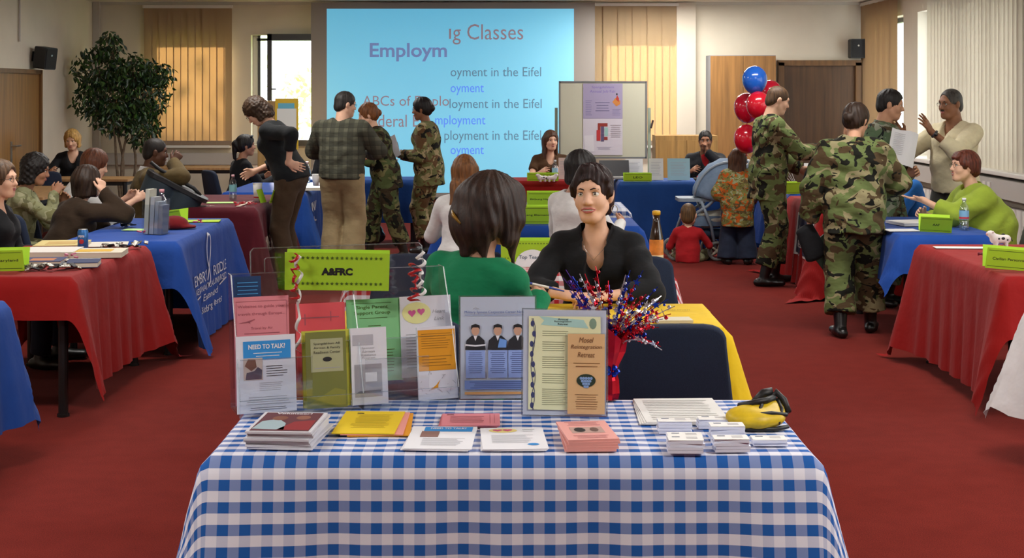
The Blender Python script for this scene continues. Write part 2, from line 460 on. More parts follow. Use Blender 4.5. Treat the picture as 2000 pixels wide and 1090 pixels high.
def person(label, loc, face, H=1.72, fem=False, sit=False, lean=0, side=0, twist=0, yaw=0, pitch=0, tilt=0, hands=None, elbows=None,
           hand_dir=None, palm=None, curl=(35, 35), spread=1.0, feet=None, seat=.46, sk='light', top=None, sleeve='long', hem=-.10, bag=.0, neck='crew',
           pants=None, shoe=None, boots=False, hair=None, hairc='2a1a10', extra=None, glasses=False, vox=.007, cvox=.012,
           wide=1.0, group=None, brow=None, lip='a8605a', waist=None, knee_w=.33, belly=0, name='person', smile=False, mous=None, collar=None, pelvis_y=0.0, child=1.0, headk=1.0, wrink=.004, fringe=.016, veed=.30, neckk=1.0, hk_=.02, lipw=1.1, eyek=1.0):
    root = thing(name, label, 'person', loc, R(face), group)
    s = H / 1.75
    V = lambda *a: np.array(a, float)
    P = V(0, pelvis_y, (seat + .095 * s) if sit else .95 * s)
    Rt = rz(twist) @ rx(-lean) @ ry(side)
    T = lambda x, y, z: P + Rt @ (V(x, y, z) * s)
    lat = Rt @ V(1, 0, 0)
    sw = (.158 if fem else .182) * wide
    hs = (H / 1.75) ** .5 * child * headk
    nb = T(0, -.012, .495)
    Rh = rz(yaw) @ rx(-pitch) @ ry(tilt)
    Hc = T(0, .012, .548) + Rh @ V(0, .022, .098) * hs * (1 if child == 1 else .8)
    h = lambda x, y, z: Hc + Rh @ (V(x, y, z) * hs)
    # ---- arms
    l1, l2 = .295 * s, .255 * s
    sh = [T(sx * sw, -.008, .412) for sx in (-1, 1)]          # left (-x), right (+x)
    hands = hands or [None, None]
    el, wr = [], []
    for i, sx in enumerate((-1, 1)):
        tgt = hands[i]
        if tgt is None:
            tgt = V(*(sh[i] + V(sx * .06, .06, -.52 * s)))
            if sit: tgt = V(sx * .13, .34 + pelvis_y, seat + .2)
        hint = (elbows[i] if elbows and elbows[i] is not None else (sx * .5, -.6, -.6))
        e, w = ik(sh[i], tgt, l1, l2, hint); el.append(e); wr.append(w)
    B = Sdf()
    # torso core
    B.seg(T(0, 0, .08), T(0, 0, .34), (.10 * s, .07 * s), (.115 * s * wide, .078 * s), lat, .05)
    B.seg(T(0, -.005, .36), T(0, -.01, .43), (.12 * s * wide, .078 * s), (.085 * s, .058 * s), lat, .06)
    for i in (0, 1):
        B.seg(T(0, -.005, .42), sh[i], .044 * s, .040 * s, k=.04)
        bare = sleeve in ('short', 'none')
        f = 1.0 if bare else .82
        B.seg(sh[i], el[i], .047 * s * f, .038 * s * f, k=.02)
        B.seg(el[i], wr[i], (.040 * s * f, .037 * s * f), (.027 * s * (1 if fem else 1.1), .022 * s), k=.015)
    # neck, head
    nr = (.048 if fem else .060) * neckk * s * (1 if child == 1 else .85)
    B.seg(T(0, -.012, .44), h(0, -.018, -.05), nr * 1.12, nr * .97, k=.035)
    B.ell(h(0, -.012, .032), V(.073, .094, .086) * hs, Rh, .02)
    B.ell(h(0, .024, -.032), V(.056, .064, .076) * hs * (V(1, 1, 1) if fem else V(1.04, 1.02, 1.03)), Rh, .03)
    B.seg(h(-.010, .064, -.092), h(.010, .064, -.092), (.019 if fem else .023) * hs, k=.028)
    for sx in (-1, 1):
        B.ell(h(sx * .036, .056, -.028), V(.024, .022, .024) * hs, Rh, .025)       # cheek
        B.seg(h(sx * (.046 if fem else .050), .0, -.05), h(sx * .024, .048, -.088), .017 * hs, .015 * hs, k=.028)
    B.seg(h(-.032, .072, .027), h(.032, .072, .027), .013 * hs, k=.02)             # brow
    for sx in (-1, 1):
        B.ell(h(sx * .030, .097, .006), V(.017, .017, .0115) * hs, Rh, .012, sub=True)
    B.seg(h(0, .080, .012), h(0, .101, -.026), .0085 * hs, .0125 * hs, k=.012)      # nose
    for sx in (-1, 1):
        B.ell(h(sx * .012, .088, -.030), V(.009, .010, .008) * hs, Rh, .008)
        B.ell(h(sx * .075, -.010, -.006), V(.011, .020, .031) * hs, Rh @ ry(sx * 12), .006)   # ear
    B.seg(h(-.016, .080, -.056), h(.016, .080, -.056), .0085 * hs, k=.010)
    B.ell(h(0, .077, -.069), V(.017, .012, .008) * hs, Rh, .010)
    # hands
    hand_dir = hand_dir or [None, None]; palm = palm or [None, None]
    hk = s ** .5 * (.93 if fem else 1.04) * (.62 if child != 1 else 1)
    for i, sx in enumerate((-1, 1)):
        f = nrm(hand_dir[i]) if hand_dir[i] is not None else nrm(wr[i] - el[i])
        n = np.asarray(palm[i], float) if palm[i] is not None else V(-sx, 0, -.3)
        n = n - f * np.dot(n, f); n = nrm(n)
        th = np.cross(f, n) * (1 if sx > 0 else -1)
        w = wr[i]
        pl = lambda a, b, c: w + (f * a + th * b + n * c) * hk
        B.seg(w - f * .015, pl(.03, 0, 0), (.026 * hk, .019 * hk), (.032 * hk, .017 * hk), th, .015)
        B.seg(pl(.025, 0, 0), pl(.085, -.002, 0), (.032 * hk, .016 * hk), (.039 * hk, .0125 * hk), th, .012)
        for j, (o, ln, dz) in enumerate(((.031, .070, -.004), (.0105, .080, 0), (-.0105, .074, -.001), (-.031, .058, -.006))):
            a0 = R(curl[i] * (.75 + .12 * j)); o2 = o * spread
            base = pl(.088 + dz, o, 0); dirl = nrm(f + th * (o2 - o * .55) * 9.0 * .55)
            p1 = base + (dirl * math.cos(a0) + n * math.sin(a0)) * ln * .52 * hk
            a1 = a0 * 1.9
            p2 = p1 + (dirl * math.cos(a1) + n * math.sin(a1)) * ln * .48 * hk
            B.seg(base - dirl * .012, p1, .0092 * hk, .0082 * hk, k=.004); B.seg(p1, p2, .0082 * hk, .0068 * hk, k=.004)
        tb = pl(.022, .026, .004); t1 = pl(.055, .052, .014); t2 = pl(.088, .058, .022 + .012 * (curl[i] > 45))
        B.seg(tb, t1, .0125 * hk, .0105 * hk, k=.010); B.seg(t1, t2, .0100 * hk, .0080 * hk, k=.005)
    body = mobj('body', B.mesh('body', vox), skin(sk), root)
    # ---- face parts
    ew = mat('eye_white', 'd8d2c8', .3); iris = mat('iris_dark', '2c2018', .25)
    for sx in (-1, 1):
        e = MB().sphere((0, 0, 0), .0134 * hs * eyek, 12).build('eye', ew, root, True)
        e.matrix_local = Matrix.Translation(h(sx * .030, .0690, .006)) @ Matrix(Rh.tolist()).to_4x4()
        q = MB().sphere((0, .0088 * hs * eyek, 0), (.0064 * hs * eyek, .0053 * hs, .0064 * hs * eyek), 10).build('iris', iris, e, True)
        bw = MB()
        bw.tube([h(sx * .013, .0895, .0240), h(sx * .028, .0885, .0295), h(sx * .046, .0775, .0245)], [.0022 * hs, .0030 * hs, .0012 * hs], 6)
        bw.build('eyebrow', hairmat(brow or hairc), root, True)
        li = MB().tube([h(sx * .0145, .0800, .0110), h(sx * .029, .0835, .0135), h(sx * .044, .0735, .0095)], [.0014 * hs, .0020 * hs, .0012 * hs], 6)
        li.build('eyelash', mat('lash', '1c1410', .6), root, True)
    lp = MB(); gp = .0022 if smile else 0
    lp.tube([h(-.024 * lipw, .0800, -.057), h(-.011 * lipw, .0925, -.0530 + gp), h(0, .0950, -.0545 + gp), h(.011 * lipw, .0925, -.0530 + gp), h(.024 * lipw, .0800, -.057)], [.0014 * hs, .0036 * hs, .0040 * hs, .0036 * hs, .0014 * hs], 7)
    lp.tube([h(-.023 * lipw, .0800, -.058), h(-.010 * lipw, .0900, -.0630 - gp), h(0, .0925, -.0640 - gp), h(.010 * lipw, .0900, -.0630 - gp), h(.023 * lipw, .0800, -.058)], [.0014 * hs, .0044 * hs, .0050 * hs, .0044 * hs, .0014 * hs], 7)
    lp.build('lips', mat('lips_' + lip, lip, .45), root, True)
    if smile:
        MB().tube([h(-.016 * lipw, .0860, -.0585), h(0, .0925, -.0590), h(.016 * lipw, .0860, -.0585)], [.0018, .0038, .0018], 6).build('teeth', mat('teeth', 'd9d4c8', .3), root, True)
    if mous and mous != 'closed':
        MB().tube([h(-.027, .075, -.058), h(-.014, .090, -.046), h(0, .097, -.044), h(.014, .090, -.046), h(.027, .075, -.058)], [.003, .006, .007, .006, .003], 6).build('moustache', hairmat(mous), root, True)
    if glasses:
        g = MB()
        for sx in (-1, 1):
            ring = [h(sx * .032 + .021 * math.cos(t), .098 - .006 * abs(math.cos(t)), .004 + .0155 * math.sin(t)) for t in [2 * math.pi * q / 14 for q in range(15)]]
            g.tube(ring, .0013, 5, False); g.tube([h(sx * .053, .094, .006), h(sx * .078, .06, .008), h(sx * .080, -.005, .006)], .0014, 5)
        g.tube([h(-.011, .098, .008), h(0, .100, .010), h(.011, .098, .008)], .0013, 5)
        g.build('glasses', mat('spectacle_frame', '3a3632', .3, .8), root, True)
    # ---- hair
    if hair:
        Q = Sdf()
        th = {'buzz': .005, 'short': .008, 'thin': .005}.get(hair, .017)
        Q.ell(h(0, -.013, .034), (V(.073, .094, .086) + th) * hs, Rh, .02)
        if hair in ('bob', 'long', 'curly', 'layered'):
            ln = {'bob': -.085, 'long': -.24, 'curly': -.10, 'layered': -.07}[hair]
            for sx in (-1, 1):
                Q.seg(h(sx * .070, -.02, .02), h(sx * .076, -.012, ln), (.036 * hs, .024 * hs), (.034 * hs, .020 * hs), Rh @ V(0, 1, 0), .03)
            Q.seg(h(0, -.062, .02), h(0, -.068, ln), (.088 * hs, .052 * hs), (.082 * hs, .038 * hs), Rh @ V(1, 0, 0), .03)
        if hair in ('short', 'buzz', 'thin'):
            Q.ell(h(0, -.062, -.03), V(.060 + th * .4, .044 + th * .4, .05) * hs, Rh, .03)
        if hair in ('bun', 'pony', 'up'):
            Q.ell(h(0, -.06, -.02), V(.066, .05, .055) * hs, Rh, .03)
            if hair == 'bun': Q.ell(h(0, -.118, .0), V(.040, .032, .038) * hs, Rh, .012)
            if hair == 'pony':
                Q.ell(h(0, -.115, .035), V(.030, .030, .030) * hs, Rh, .015)
                Q.seg(h(0, -.135, .02), h(0, -.130, -.14), (.036 * hs, .030 * hs), (.022 * hs, .018 * hs), Rh @ V(1, 0, 0), .03)
        for ex in (extra or []):
            Q.seg(h(*ex[0]), h(*ex[1]), tuple(q * hs for q in ex[2]) if isinstance(ex[2], tuple) else ex[2] * hs, tuple(q * hs for q in ex[3]) if isinstance(ex[3], tuple) else ex[3] * hs, Rh @ V(1, 0, 0), hk_)
        fr = {'buzz': (.046, .10), 'short': (.052, .098), 'thin': (.05, .115)}.get(hair, (.046, .094))
        Q.ell(h(0, .112, -.05), V(.088 if hair in ('short', 'buzz', 'thin', 'bun', 'pony', 'up') else .068, .082, .104 + fringe + (.012 if hair in ('thin',) else 0)) * hs, Rh, .008, sub=True)
        if hair in ('short', 'buzz', 'thin'):
            for sx in (-1, 1):
                Q.ell(h(sx * .085, .03, -.055), V(.03, .055, .055) * hs, Rh, .006, sub=True)
        hm = Q.mesh('hair', min(vox, .007), amp=.0 if hair in ('buzz', 'thin') else (.005 if hair == 'curly' else .0032), seed=H * 7 + face, azi=None if hair == 'curly' else Hc, freq=95 if hair == 'curly' else 60)
        mobj('hair', hm, hairmat(hairc), root)
    # ---- top
    g = .012 + bag
    if top:
        C = Sdf()
        wst = (waist if waist else (.128 if fem else .150)) * s + g + belly * .4
        hipw = (.168 if fem else .160) * s + g
        C.seg(T(0, 0, min(-.10, hem - .06)), T(0, 0, .02), (hipw * 1.03, .124 * s + g), (hipw, .118 * s + g), lat, .03)
        C.seg(T(0, 0, .02), T(0, .01, .17), (hipw, .118 * s + g), (wst, .098 * s + g + belly), lat, .05)
        C.seg(T(0, .01, .17), T(0, .005, .35), (wst, .098 * s + g + belly), (.155 * s * wide + g, .112 * s + g), lat, .05)
        C.seg(T(0, .005, .35), T(0, -.01, .435), (.155 * s * wide + g, .108 * s + g), (.085 * s + g, .060 * s + g * .6), lat, .05)
        if fem and child == 1:
            for sx in (-1, 1):
                C.ell(T(sx * .072, .088, .315), V(.068, .062, .066) * s, None, .04)
        for i, sx in enumerate((-1, 1)):
            C.seg(T(sx * .045, -.010, .452), sh[i], .036 * s + g * .6, .043 * s + g * .8, k=.045)
            if sleeve == 'none': continue
            ae, be = .046 * s + g, .039 * s + g
            if sleeve == 'short':
                m = sh[i] + (el[i] - sh[i]) * .62
                C.seg(sh[i], m, ae, be + .010, k=.02, cut='b')
            else:
                C.seg(sh[i], el[i], ae, be, k=.02)
                e2 = wr[i] if sleeve == 'long' else el[i] + (wr[i] - el[i]) * .55
                C.seg(el[i], e2, be, (.032 * s + g * .8), k=.015, cut='b')
        # neckline
        nk = h(0, -.02, -.03)
        if neck == 'vee':
            C.seg(T(0, .03, .49), T(0, .20, veed), .070 * s, .014, k=.012, sub=True)
            C.seg(T(0, -.0, .455), T(0, -.005, .62), .070 * s, .075 * s, k=.012, sub=True)
        elif neck == 'scoop':
            C.seg(T(0, .03, .462), T(0, -.0, .60), .088 * s, .095 * s, k=.012, sub=True)
        else:
            C.seg(T(0, -.005, .482), T(0, -.01, .62), .068 * s, .078 * s, k=.010, sub=True)
        if not sit: C.clip(T(0, 0, hem), Rt @ V(0, 0, -1))
        else: C.clip(T(0, 0, -.10), Rt @ V(0, 0, -1))
        cm = C.mesh('shirt', cvox, amp=wrink, freq=42, seed=H * 5 + face)
        mobj('jacket' if neck == 'bdu' else 'shirt', cm, top, root)
    if collar:
        cl = MB()
        for sx in (-1, 1):
            a, b2 = T(0, -.085, .515), T(sx * .075, -.02, .512); c = T(sx * .055, .062, .475 if neck != 'vee' else .462); d = T(sx * .075, .118, .385 if neck == 'vee' else .415); e = T(sx * .118, .065, .432); f2 = T(sx * .112, -.03, .470); g2 = T(0, -.100, .462)
            up = [a, b2, c]; lo_ = [g2, f2, e]
            vs = [a, b2, c, d, e, f2, g2]
            n_ = [Vector(v) for v in vs]; off = Vector((Rt @ V(0, .004, .004)))
            cl.add(n_ + [v + off for v in n_], [(0, 1, 5, 6), (1, 2, 4, 5), (2, 3, 4), (7, 13, 12, 8), (8, 12, 11, 9), (9, 11, 10), (0, 7, 8, 1), (1, 8, 9, 2), (2, 9, 10, 3), (3, 10, 11, 4), (4, 11, 12, 5), (5, 12, 13, 6)])
        cl.build('collar', collar, root)
    # ---- legs
    if pants:
        L = Sdf(); fg = .010 + bag
        hj = [P + rz(twist * .5) @ V(sx * .088 * s, 0, -.02 * s) for sx in (-1, 1)]
        hipw = (.165 if fem else .155) * s + fg * .6
        L.seg(P + V(0, 0, -.03 * s), T(0, 0, .10), (hipw, .115 * s + fg * .6), (hipw * .88, .105 * s + fg * .5), lat, .05)
        for i, sx in enumerate((-1, 1)):
            if sit:
                kn = V(sx * knee_w / 2, .42 * s + pelvis_y, seat + .04); an = V(sx * knee_w / 2, .40 * s + pelvis_y, .10)
                if feet: an = V(*feet[i], .10)
            else:
                ft = feet[i] if feet else (sx * .10, 0)
                an = V(ft[0], ft[1], .09 * s)
                kn, _ = ik(hj[i], an, .43 * s, .43 * s, (sx * .12, 1, 0))
            L.seg(hj[i], kn, (.088 * s + fg, .092 * s + fg), .060 * s + fg, k=.03)
            e2 = kn + (an - kn) * (.80 if boots else 1.02)
            L.seg(kn, e2, .060 * s + fg, .050 * s + fg * (1.3 if boots else 1.6), k=.02, cut='b')
            fd = nrm(V(sx * .22, 1, 0))
            S = Sdf()
            heel = V(an[0], an[1], .035) - fd * .05; toe = V(an[0], an[1], .034) + fd * .165 * s
            S.seg(heel, heel + fd * .10, (.037, .034), (.042, .035), np.cross(fd, V(0, 0, 1)), .02)
            S.seg(heel + fd * .08, toe, (.043, .036), (.040, .028), np.cross(fd, V(0, 0, 1)), .02)
            S.seg(V(an[0], an[1], .05), V(an[0], an[1], .05) + nrm(kn - an) * (.20 if boots else .05), .040, .056 if boots else .043, k=.02, cut='b')
            S.clip((0, 0, 0), (0, 0, -1))
            mobj('boot' if boots else 'shoe', S.mesh('shoe', .011), shoe or mat('shoe_black', '14110f', .4), root)
        lm = L.mesh('trousers', max(cvox * 1.5, .016) if sit else cvox * 1.08, amp=.005 if boots else .003, freq=38, seed=H * 3 + face)
        mobj('trousers', lm, pants, root)
    return root, dict(h=h, T=T, wr=wr, el=el, sh=sh, Rh=Rh, Rt=Rt, hs=hs, s=s)
# ================================================================= the room
XL, XR, YB, YF, ZC = -5.74, 4.89, 20.40, -3.0, 2.95
def pxX(px, Y): return (px - CX) * Y / FPX
def pxZ(py, Y): return CAMH - (py - CY0) * Y / FPX
def struct(o): o['kind'] = 'structure'; return o

wallm = mat('wall_paint', 'd8cfbc', .9, noise=.03, nscale=3, bump=.1, bscale=300)
ceilm = mat('ceiling_paint', 'd9d4c6', .9)
def carpet_build(nt):
    tc = nt.nodes.new('ShaderNodeTexCoord')
    cur = lin('6c1d17')
    for sc, a, b, op in ((1.3, '621914', '76231c', .6), (9, '5e1812', '78261e', .5), (220, '4c120e', '862d24', .55)):
        n = nt.nodes.new('ShaderNodeTexNoise'); n.inputs['Scale'].default_value = sc; n.inputs['Detail'].default_value = 4
        nt.links.new(tc.outputs['Object'], n.inputs['Vector'])
        r = nt.nodes.new('ShaderNodeValToRGB'); r.color_ramp.elements[0].position = .35; r.color_ramp.elements[1].position = .65
        r.color_ramp.elements[0].color = (*lin(a), 1); r.color_ramp.elements[1].color = (*lin(b), 1)
        nt.links.new(n.outputs[0], r.inputs[0])
        cur = mix_col(nt, op, cur, r.outputs[0])
    return cur
carpet = ramp_mat('red_carpet', carpet_build, 1.0)
carpet.node_tree.nodes['Principled BSDF'].inputs['Specular IOR Level'].default_value = .05
carpet.node_tree.nodes['Principled BSDF'].inputs['Sheen Weight'].default_value = .03

struct(MB().box(((XL + XR) / 2, (YF + YB) / 2, -.05), (XR - XL + .9, YB - YF + .9, .1)).build('floor', carpet))
struct(MB().box(((XL + XR) / 2, (YF + YB) / 2, ZC + .05), (XR - XL + .9, YB - YF + .9, .1)).build('ceiling', ceilm))
T_ = .30
def wall_x(name, y, x0, x1, holes, out=1):
    m = MB(); xs = x0
    for h0, h1, z0, z1 in sorted(holes):
        m.box(((xs + h0) / 2, y + out * T_ / 2, ZC / 2), (h0 - xs, T_, ZC))
        m.box(((h0 + h1) / 2, y + out * T_ / 2, z0 / 2), (h1 - h0, T_, z0))
        m.box(((h0 + h1) / 2, y + out * T_ / 2, (z1 + ZC) / 2), (h1 - h0, T_, ZC - z1)); xs = h1
    m.box(((xs + x1) / 2, y + out * T_ / 2, ZC / 2), (x1 - xs, T_, ZC))
    return struct(m.build(name, wallm))
def wall_y(name, x, y0, y1, holes, out=1):
    m = MB(); ys = y0
    for h0, h1, z0, z1 in sorted(holes):
        m.box((x + out * T_ / 2, (ys + h0) / 2, ZC / 2), (T_, h0 - ys, ZC))
        m.box((x + out * T_ / 2, (h0 + h1) / 2, z0 / 2), (T_, h1 - h0, z0))
        m.box((x + out * T_ / 2, (h0 + h1) / 2, (z1 + ZC) / 2), (T_, h1 - h0, ZC - z1)); ys = h1
    m.box((x + out * T_ / 2, (ys + y1) / 2, ZC / 2), (T_, y1 - ys, ZC))
    return struct(m.build(name, wallm))
WB = [(-4.98, -3.92, .99, 2.48), (-3.587, -2.50, .99, 2.50), (1.16, 2.27, .99, 2.50)]
WR = [(18.55, 20.15, .95, 2.68), (14.0, 17.9, .95, 2.68), (9.2, 13.1, .95, 2.68), (4.4, 8.3, .95, 2.68)]
wall_x('wall_back', YB, XL - T_, XR + T_, WB)
wall_x('wall_front', YF, XL - T_, XR + T_, [], -1)
wall_y('wall_left', XL, YF, YB, [], -1)
wall_y('wall_right', XR, YF, YB, WR)

glass = bpy.data.materials.new('window_glass'); glass.use_nodes = True
def thin_glass(m, fac, tint, rough=.02):
    nt = m.node_tree; nt.nodes.remove(nt.nodes['Principled BSDF'])
    t = nt.nodes.new('ShaderNodeBsdfTransparent'); t.inputs[0].default_value = (*tint, 1)
    g = nt.nodes.new('ShaderNodeBsdfGlossy'); g.inputs['Roughness'].default_value = rough
    mx = nt.nodes.new('ShaderNodeMixShader'); mx.inputs[0].default_value = fac
    nt.links.new(t.outputs[0], mx.inputs[1]); nt.links.new(g.outputs[0], mx.inputs[2]); nt.links.new(mx.outputs[0], nt.nodes['Material Output'].inputs[0])
thin_glass(glass, .05, (.98, 1, 1))
acryl = bpy.data.materials.new('clear_acrylic'); acryl.use_nodes = True; thin_glass(acryl, .07, (.95, .97, .99), .06)
acryl_edge = bpy.data.materials.new('acrylic_edge'); acryl_edge.use_nodes = True; thin_glass(acryl_edge, .16, (.86, .9, .92), .35)
petm = bpy.data.materials.new('clear_bottle_plastic'); petm.use_nodes = True; thin_glass(petm, .22, (.88, .93, .95), .08)
framem = mat('dark_window_frame', '3a3a3c', .45)
whitem = mat('white_lacquer', 'dfdcd4', .4)

def frame_x(n, y, x0, x1, z0, z1, w=.06, m=framem, mull=None):
    root = struct(bpy.data.objects.new('window_%d' % n, None)); COL.objects.link(root); root.location = (0, 0, 0)
    f = MB()
    for a, b in ((x0, x0 + w), (x1 - w, x1)): f.box(((a + b) / 2, y, (z0 + z1) / 2), (b - a, .07, z1 - z0))
    for a, b in ((z0, z0 + w), (z1 - w, z1)): f.box(((x0 + x1) / 2, y, (a + b) / 2), (x1 - x0, .07, b - a))
    if mull: f.box((mull, y, (z0 + z1) / 2), (w, .07, z1 - z0))
    f.build('window_frame', m, root)
    MB().box(((x0 + x1) / 2, y, (z0 + z1) / 2), (x1 - x0 - w, .006, z1 - z0 - w)).build('pane', glass, root)
    MB().box(((x0 + x1) / 2, YB - .06, z0 - .02), (x1 - x0 + .12, .14, .035)).build('window_sill', whitem, root)
    return root
frame_x(1, YB + .2, *WB[0])
frame_x(3, YB + .2, *WB[2])
w2 = struct(bpy.data.objects.new('window_2', None)); COL.objects.link(w2)
x0, x1, z0, z1 = WB[1]
f = MB()
for a, b in ((x0 + .065, x0 + .10), (x1 - .04, x1)): f.box(((a + b) / 2, YB + .2, (z0 + z1) / 2), (b - a, .06, z1 - z0))
for a, b in ((z0, z0 + .04), (z1 - .075, z1 - .04)): f.box(((x0 + x1) / 2, YB + .2, (a + b) / 2), (x1 - x0 - .1, .06, b - a))
f.build('window_frame', framem, w2)
MB().box((x0 + .03, YB + .22, (z0 + z1) / 2), (.06, .03, z1 - z0)).build('jamb_strip', whitem, w2)
# the sash stands open a little way into the room
s0, s1 = pxX(521, 20.3), -2.42
f = MB()
for a, b in ((s0, s0 + .062), (s1 - .07, s1)): f.box(((a + b) / 2, YB - .04, (z0 + z1) / 2), (b - a, .06, z1 - z0 + .02))
for a, b in ((z0 - .01, z0 + .07), (z1 - .075, z1 + .012)): f.box(((s0 + s1) / 2, YB - .04, (a + b) / 2), (s1 - s0, .06, b - a))
sf = f.build('sash', framem, w2)
MB().box(((s0 + s1) / 2, YB - .04, (z0 + z1) / 2), (s1 - s0 - .1, .006, z1 - z0 - .1)).build('pane', glass, sf)
MB().box((s0 + .07, YB - .09, 1.755), (.11, .02, .02)).build('handle', framem, sf)
def frame_y(n, y0, y1, z0, z1, mulls=()):
    root = struct(bpy.data.objects.new('window_%d' % n, None)); COL.objects.link(root)
    f = MB(); x = XR + .2; w = .06
    for a in (y0, y1 - w) + tuple(mulls): f.box((x, a + w / 2, (z0 + z1) / 2), (.07, w, z1 - z0))
    for a in (z0, z1 - w): f.box((x, (y0 + y1) / 2, a + w / 2), (.07, y1 - y0, w))
    f.build('window_frame', framem, root)
    MB().box((x, (y0 + y1) / 2, (z0 + z1) / 2), (.006, y1 - y0 - w, z1 - z0 - w)).build('pane', glass, root)
for i, (y0, y1, z0, z1) in enumerate(WR):
    frame_y(4 + i, y0, y1, z0, z1, ((y0 + y1) / 2,) if y1 - y0 > 2 else ())

# vertical blinds: every slat is a piece of its own
slatm = mat('blind_fabric', 'c4ac8a', .9, translucent=.45, bump=.2, bscale=300)
def blind_x(label, xa, xb, y, ztop, zbot, n, ang, group, ang_j=0):
    root = thing('vertical_blind', label, 'blind', ((xa + xb) / 2, y, zbot), 0, group)
    MB().box((0, 0, ztop - zbot + .02), (xb - xa + .04, .06, .04)).build('head_rail', whitem, root)
    w = (xb - xa) / n * 1.13
    rnd = random.Random(n)
    sm = MB().box((0, 0, (ztop - zbot) / 2), (w, .0012, ztop - zbot)).build('slat', slatm, root)
    wt = MB().box((0, 0, .035), (w * .98, .006, .07)).build('bottom_weight', mat('blind_weight', '8d7a68', .8), sm)
    for i in range(n):
        o = sm if i == 0 else mobj('slat', sm.data, None, root)
        o.location = (xa + (i + .5) * (xb - xa) / n - (xa + xb) / 2, (i % 2) * .012, 0)
        o.rotation_euler = (0, 0, R(ang + rnd.uniform(-ang_j, ang_j)))
        if i: mobj('bottom_weight', wt.data, None, o)
    return root
blind_x('beige vertical blind behind the tall ficus tree', pxX(283, 20.3), pxX(452, 20.3), 20.28, 2.86, .98, 12, 5, 'vertical blinds', 3)
blind_x('glowing beige vertical blind behind the whiteboard, right of the screen', pxX(1150, 20.3), pxX(1322, 20.3), 20.28, 2.89, .98, 12, 5, 'vertical blinds', 3)
palem = mat('pale_blind_fabric', 'dcd5c8', .9, translucent=.5, bump=.2, bscale=300)
def blind_y(label, ya, yb, x, ztop, zbot, n, ang, group):
    root = thing('vertical_blind', label, 'blind', (x, (ya + yb) / 2, zbot), 0, group)
    MB().box((0, 0, ztop - zbot + .02), (.06, yb - ya + .04, .04)).build('head_rail', whitem, root)
    w = (yb - ya) / n * 1.12; rnd = random.Random(n + 3)
    sm = MB().box((0, 0, (ztop - zbot) / 2), (.0012, w, ztop - zbot)).build('slat', slatm if ya > 18 else palem, root)
    for i in range(n):
        o = sm if i == 0 else mobj('slat', sm.data, None, root)
        o.location = ((i % 2) * .004, ya + (i + .5) * (yb - ya) / n - (ya + yb) / 2, 0)
        o.rotation_euler = (0, 0, R(ang + rnd.uniform(-6, 6)))
    return root
blind_y('narrow brown vertical blind beside the dark door, in the far right corner', 18.62, 20.34, 4.80, 2.89, .55, 12, 20, 'vertical blinds')
blind_y('tall pale vertical blind behind the man in the cream shirt', 12.6, 17.1, 4.80, 2.89, .92, 34, 16, 'vertical blinds')
blind_y('tall pale vertical blind along the right wall, out towards the front', 8.9, 12.4, 4.80, 2.89, .92, 26, 16, 'vertical blinds')

# skirting, ducts, columns
basem = mat('dark_baseboard', '2a2624', .6)
struct(MB().box(((XL + XR) / 2, YB - .012, .05), (XR - XL - .04, .024, .10)).build('baseboard_back', basem))
struct(MB().box((XL + .012, (YF + YB) / 2, .05), (.024, YB - YF - .06, .10)).build('baseboard_left', basem))
struct(MB().box((XR - .012, (YF + YB) / 2, .05), (.024, YB - YF - .06, .10)).build('baseboard_right', basem))
ductm = mat('cable_duct', 'b9b4ad', .5)
d = struct(MB().box((pxX(355, 20.3), YB - .05, .80), (2.3, .10, .16)).build('trim_1', ductm))
for px in (322, 470):
    MB().box((pxX(px, 20.3), YB - .105, .80), (.08, .012, .08)).build('socket', whitem, d)
d = struct(MB().box((XR - .11, 15.6, .78), (.20, 5.4, .18)).build('trim_2', ductm))
for y in (14.55, 14.7, 15.3):
    MB().box((XR - .215, y, .79), (.012, .08, .08)).build('socket', whitem, d)
struct(MB().rbox((XR - .10, 15.6, .925), (.22, 5.4, .045), .01, 'y').build('trim_3', whitem))
struct(MB().box((XL + .05, YB - .05, ZC / 2), (.09, .09, ZC)).build('trim_4', ductm))
struct(MB().box((pxX(1340, 20.3), YB - .06, ZC / 2), (.26, .12, ZC - .02)).build('trim_5', mat('pillar_paint', 'd0c7b6', .9)))
struct(MB().box(((XL + XR) / 2, YB - .03, ZC - .02), (XR - XL - .2, .06, .04)).build('trim_6', mat('cornice', 'c9c4b8', .8)))
struct(MB().tube([(XL + .02, 17.25, 2.3), (XL + .02, 17.25, 2.94)], .012, 8).build('trim_7', ductm))
rad = struct(bpy.data.objects.new('trim_8', None)); COL.objects.link(rad)
for i in range(30):
    MB().rbox((XR - .09, 13.3 + i * .16, .36), (.10, .12, .48), .02, 'z').build('radiator_rib', whitem, rad)

# doors
def wood(name, c, st=(1, 1, .06), sc=22, n=.28):
    return mat(name, c, .5, noise=n, nscale=sc, stretch=st)
oak = wood('oak_veneer', '8e6534'); darkwood = wood('dark_door_veneer', '54391e'); framewood = wood('door_frame_wood', '6d4c27')
metalm = mat('brushed_metal', 'b5b2aa', .35, .9)
door = struct(bpy.data.objects.new('door_1', None)); COL.objects.link(door)
dx0, dx1, dz = pxX(1530, 20.35), pxX(1670, 20.35), pxZ(128, 20.35)
MB().box(((dx0 + dx1) / 2, YB - .03, dz / 2), (dx1 - dx0, .05, dz)).build('door_leaf', darkwood, door)
f = MB()
for x in (dx0 - .035, dx1 + .04): f.box((x, YB - .05, dz / 2 + .02), (.08, .10, dz + .04))
f.box(((dx0 + dx1) / 2, YB - .05, dz + .035), (dx1 - dx0 + .155, .10, .075))
f.build('door_frame', framewood, door)
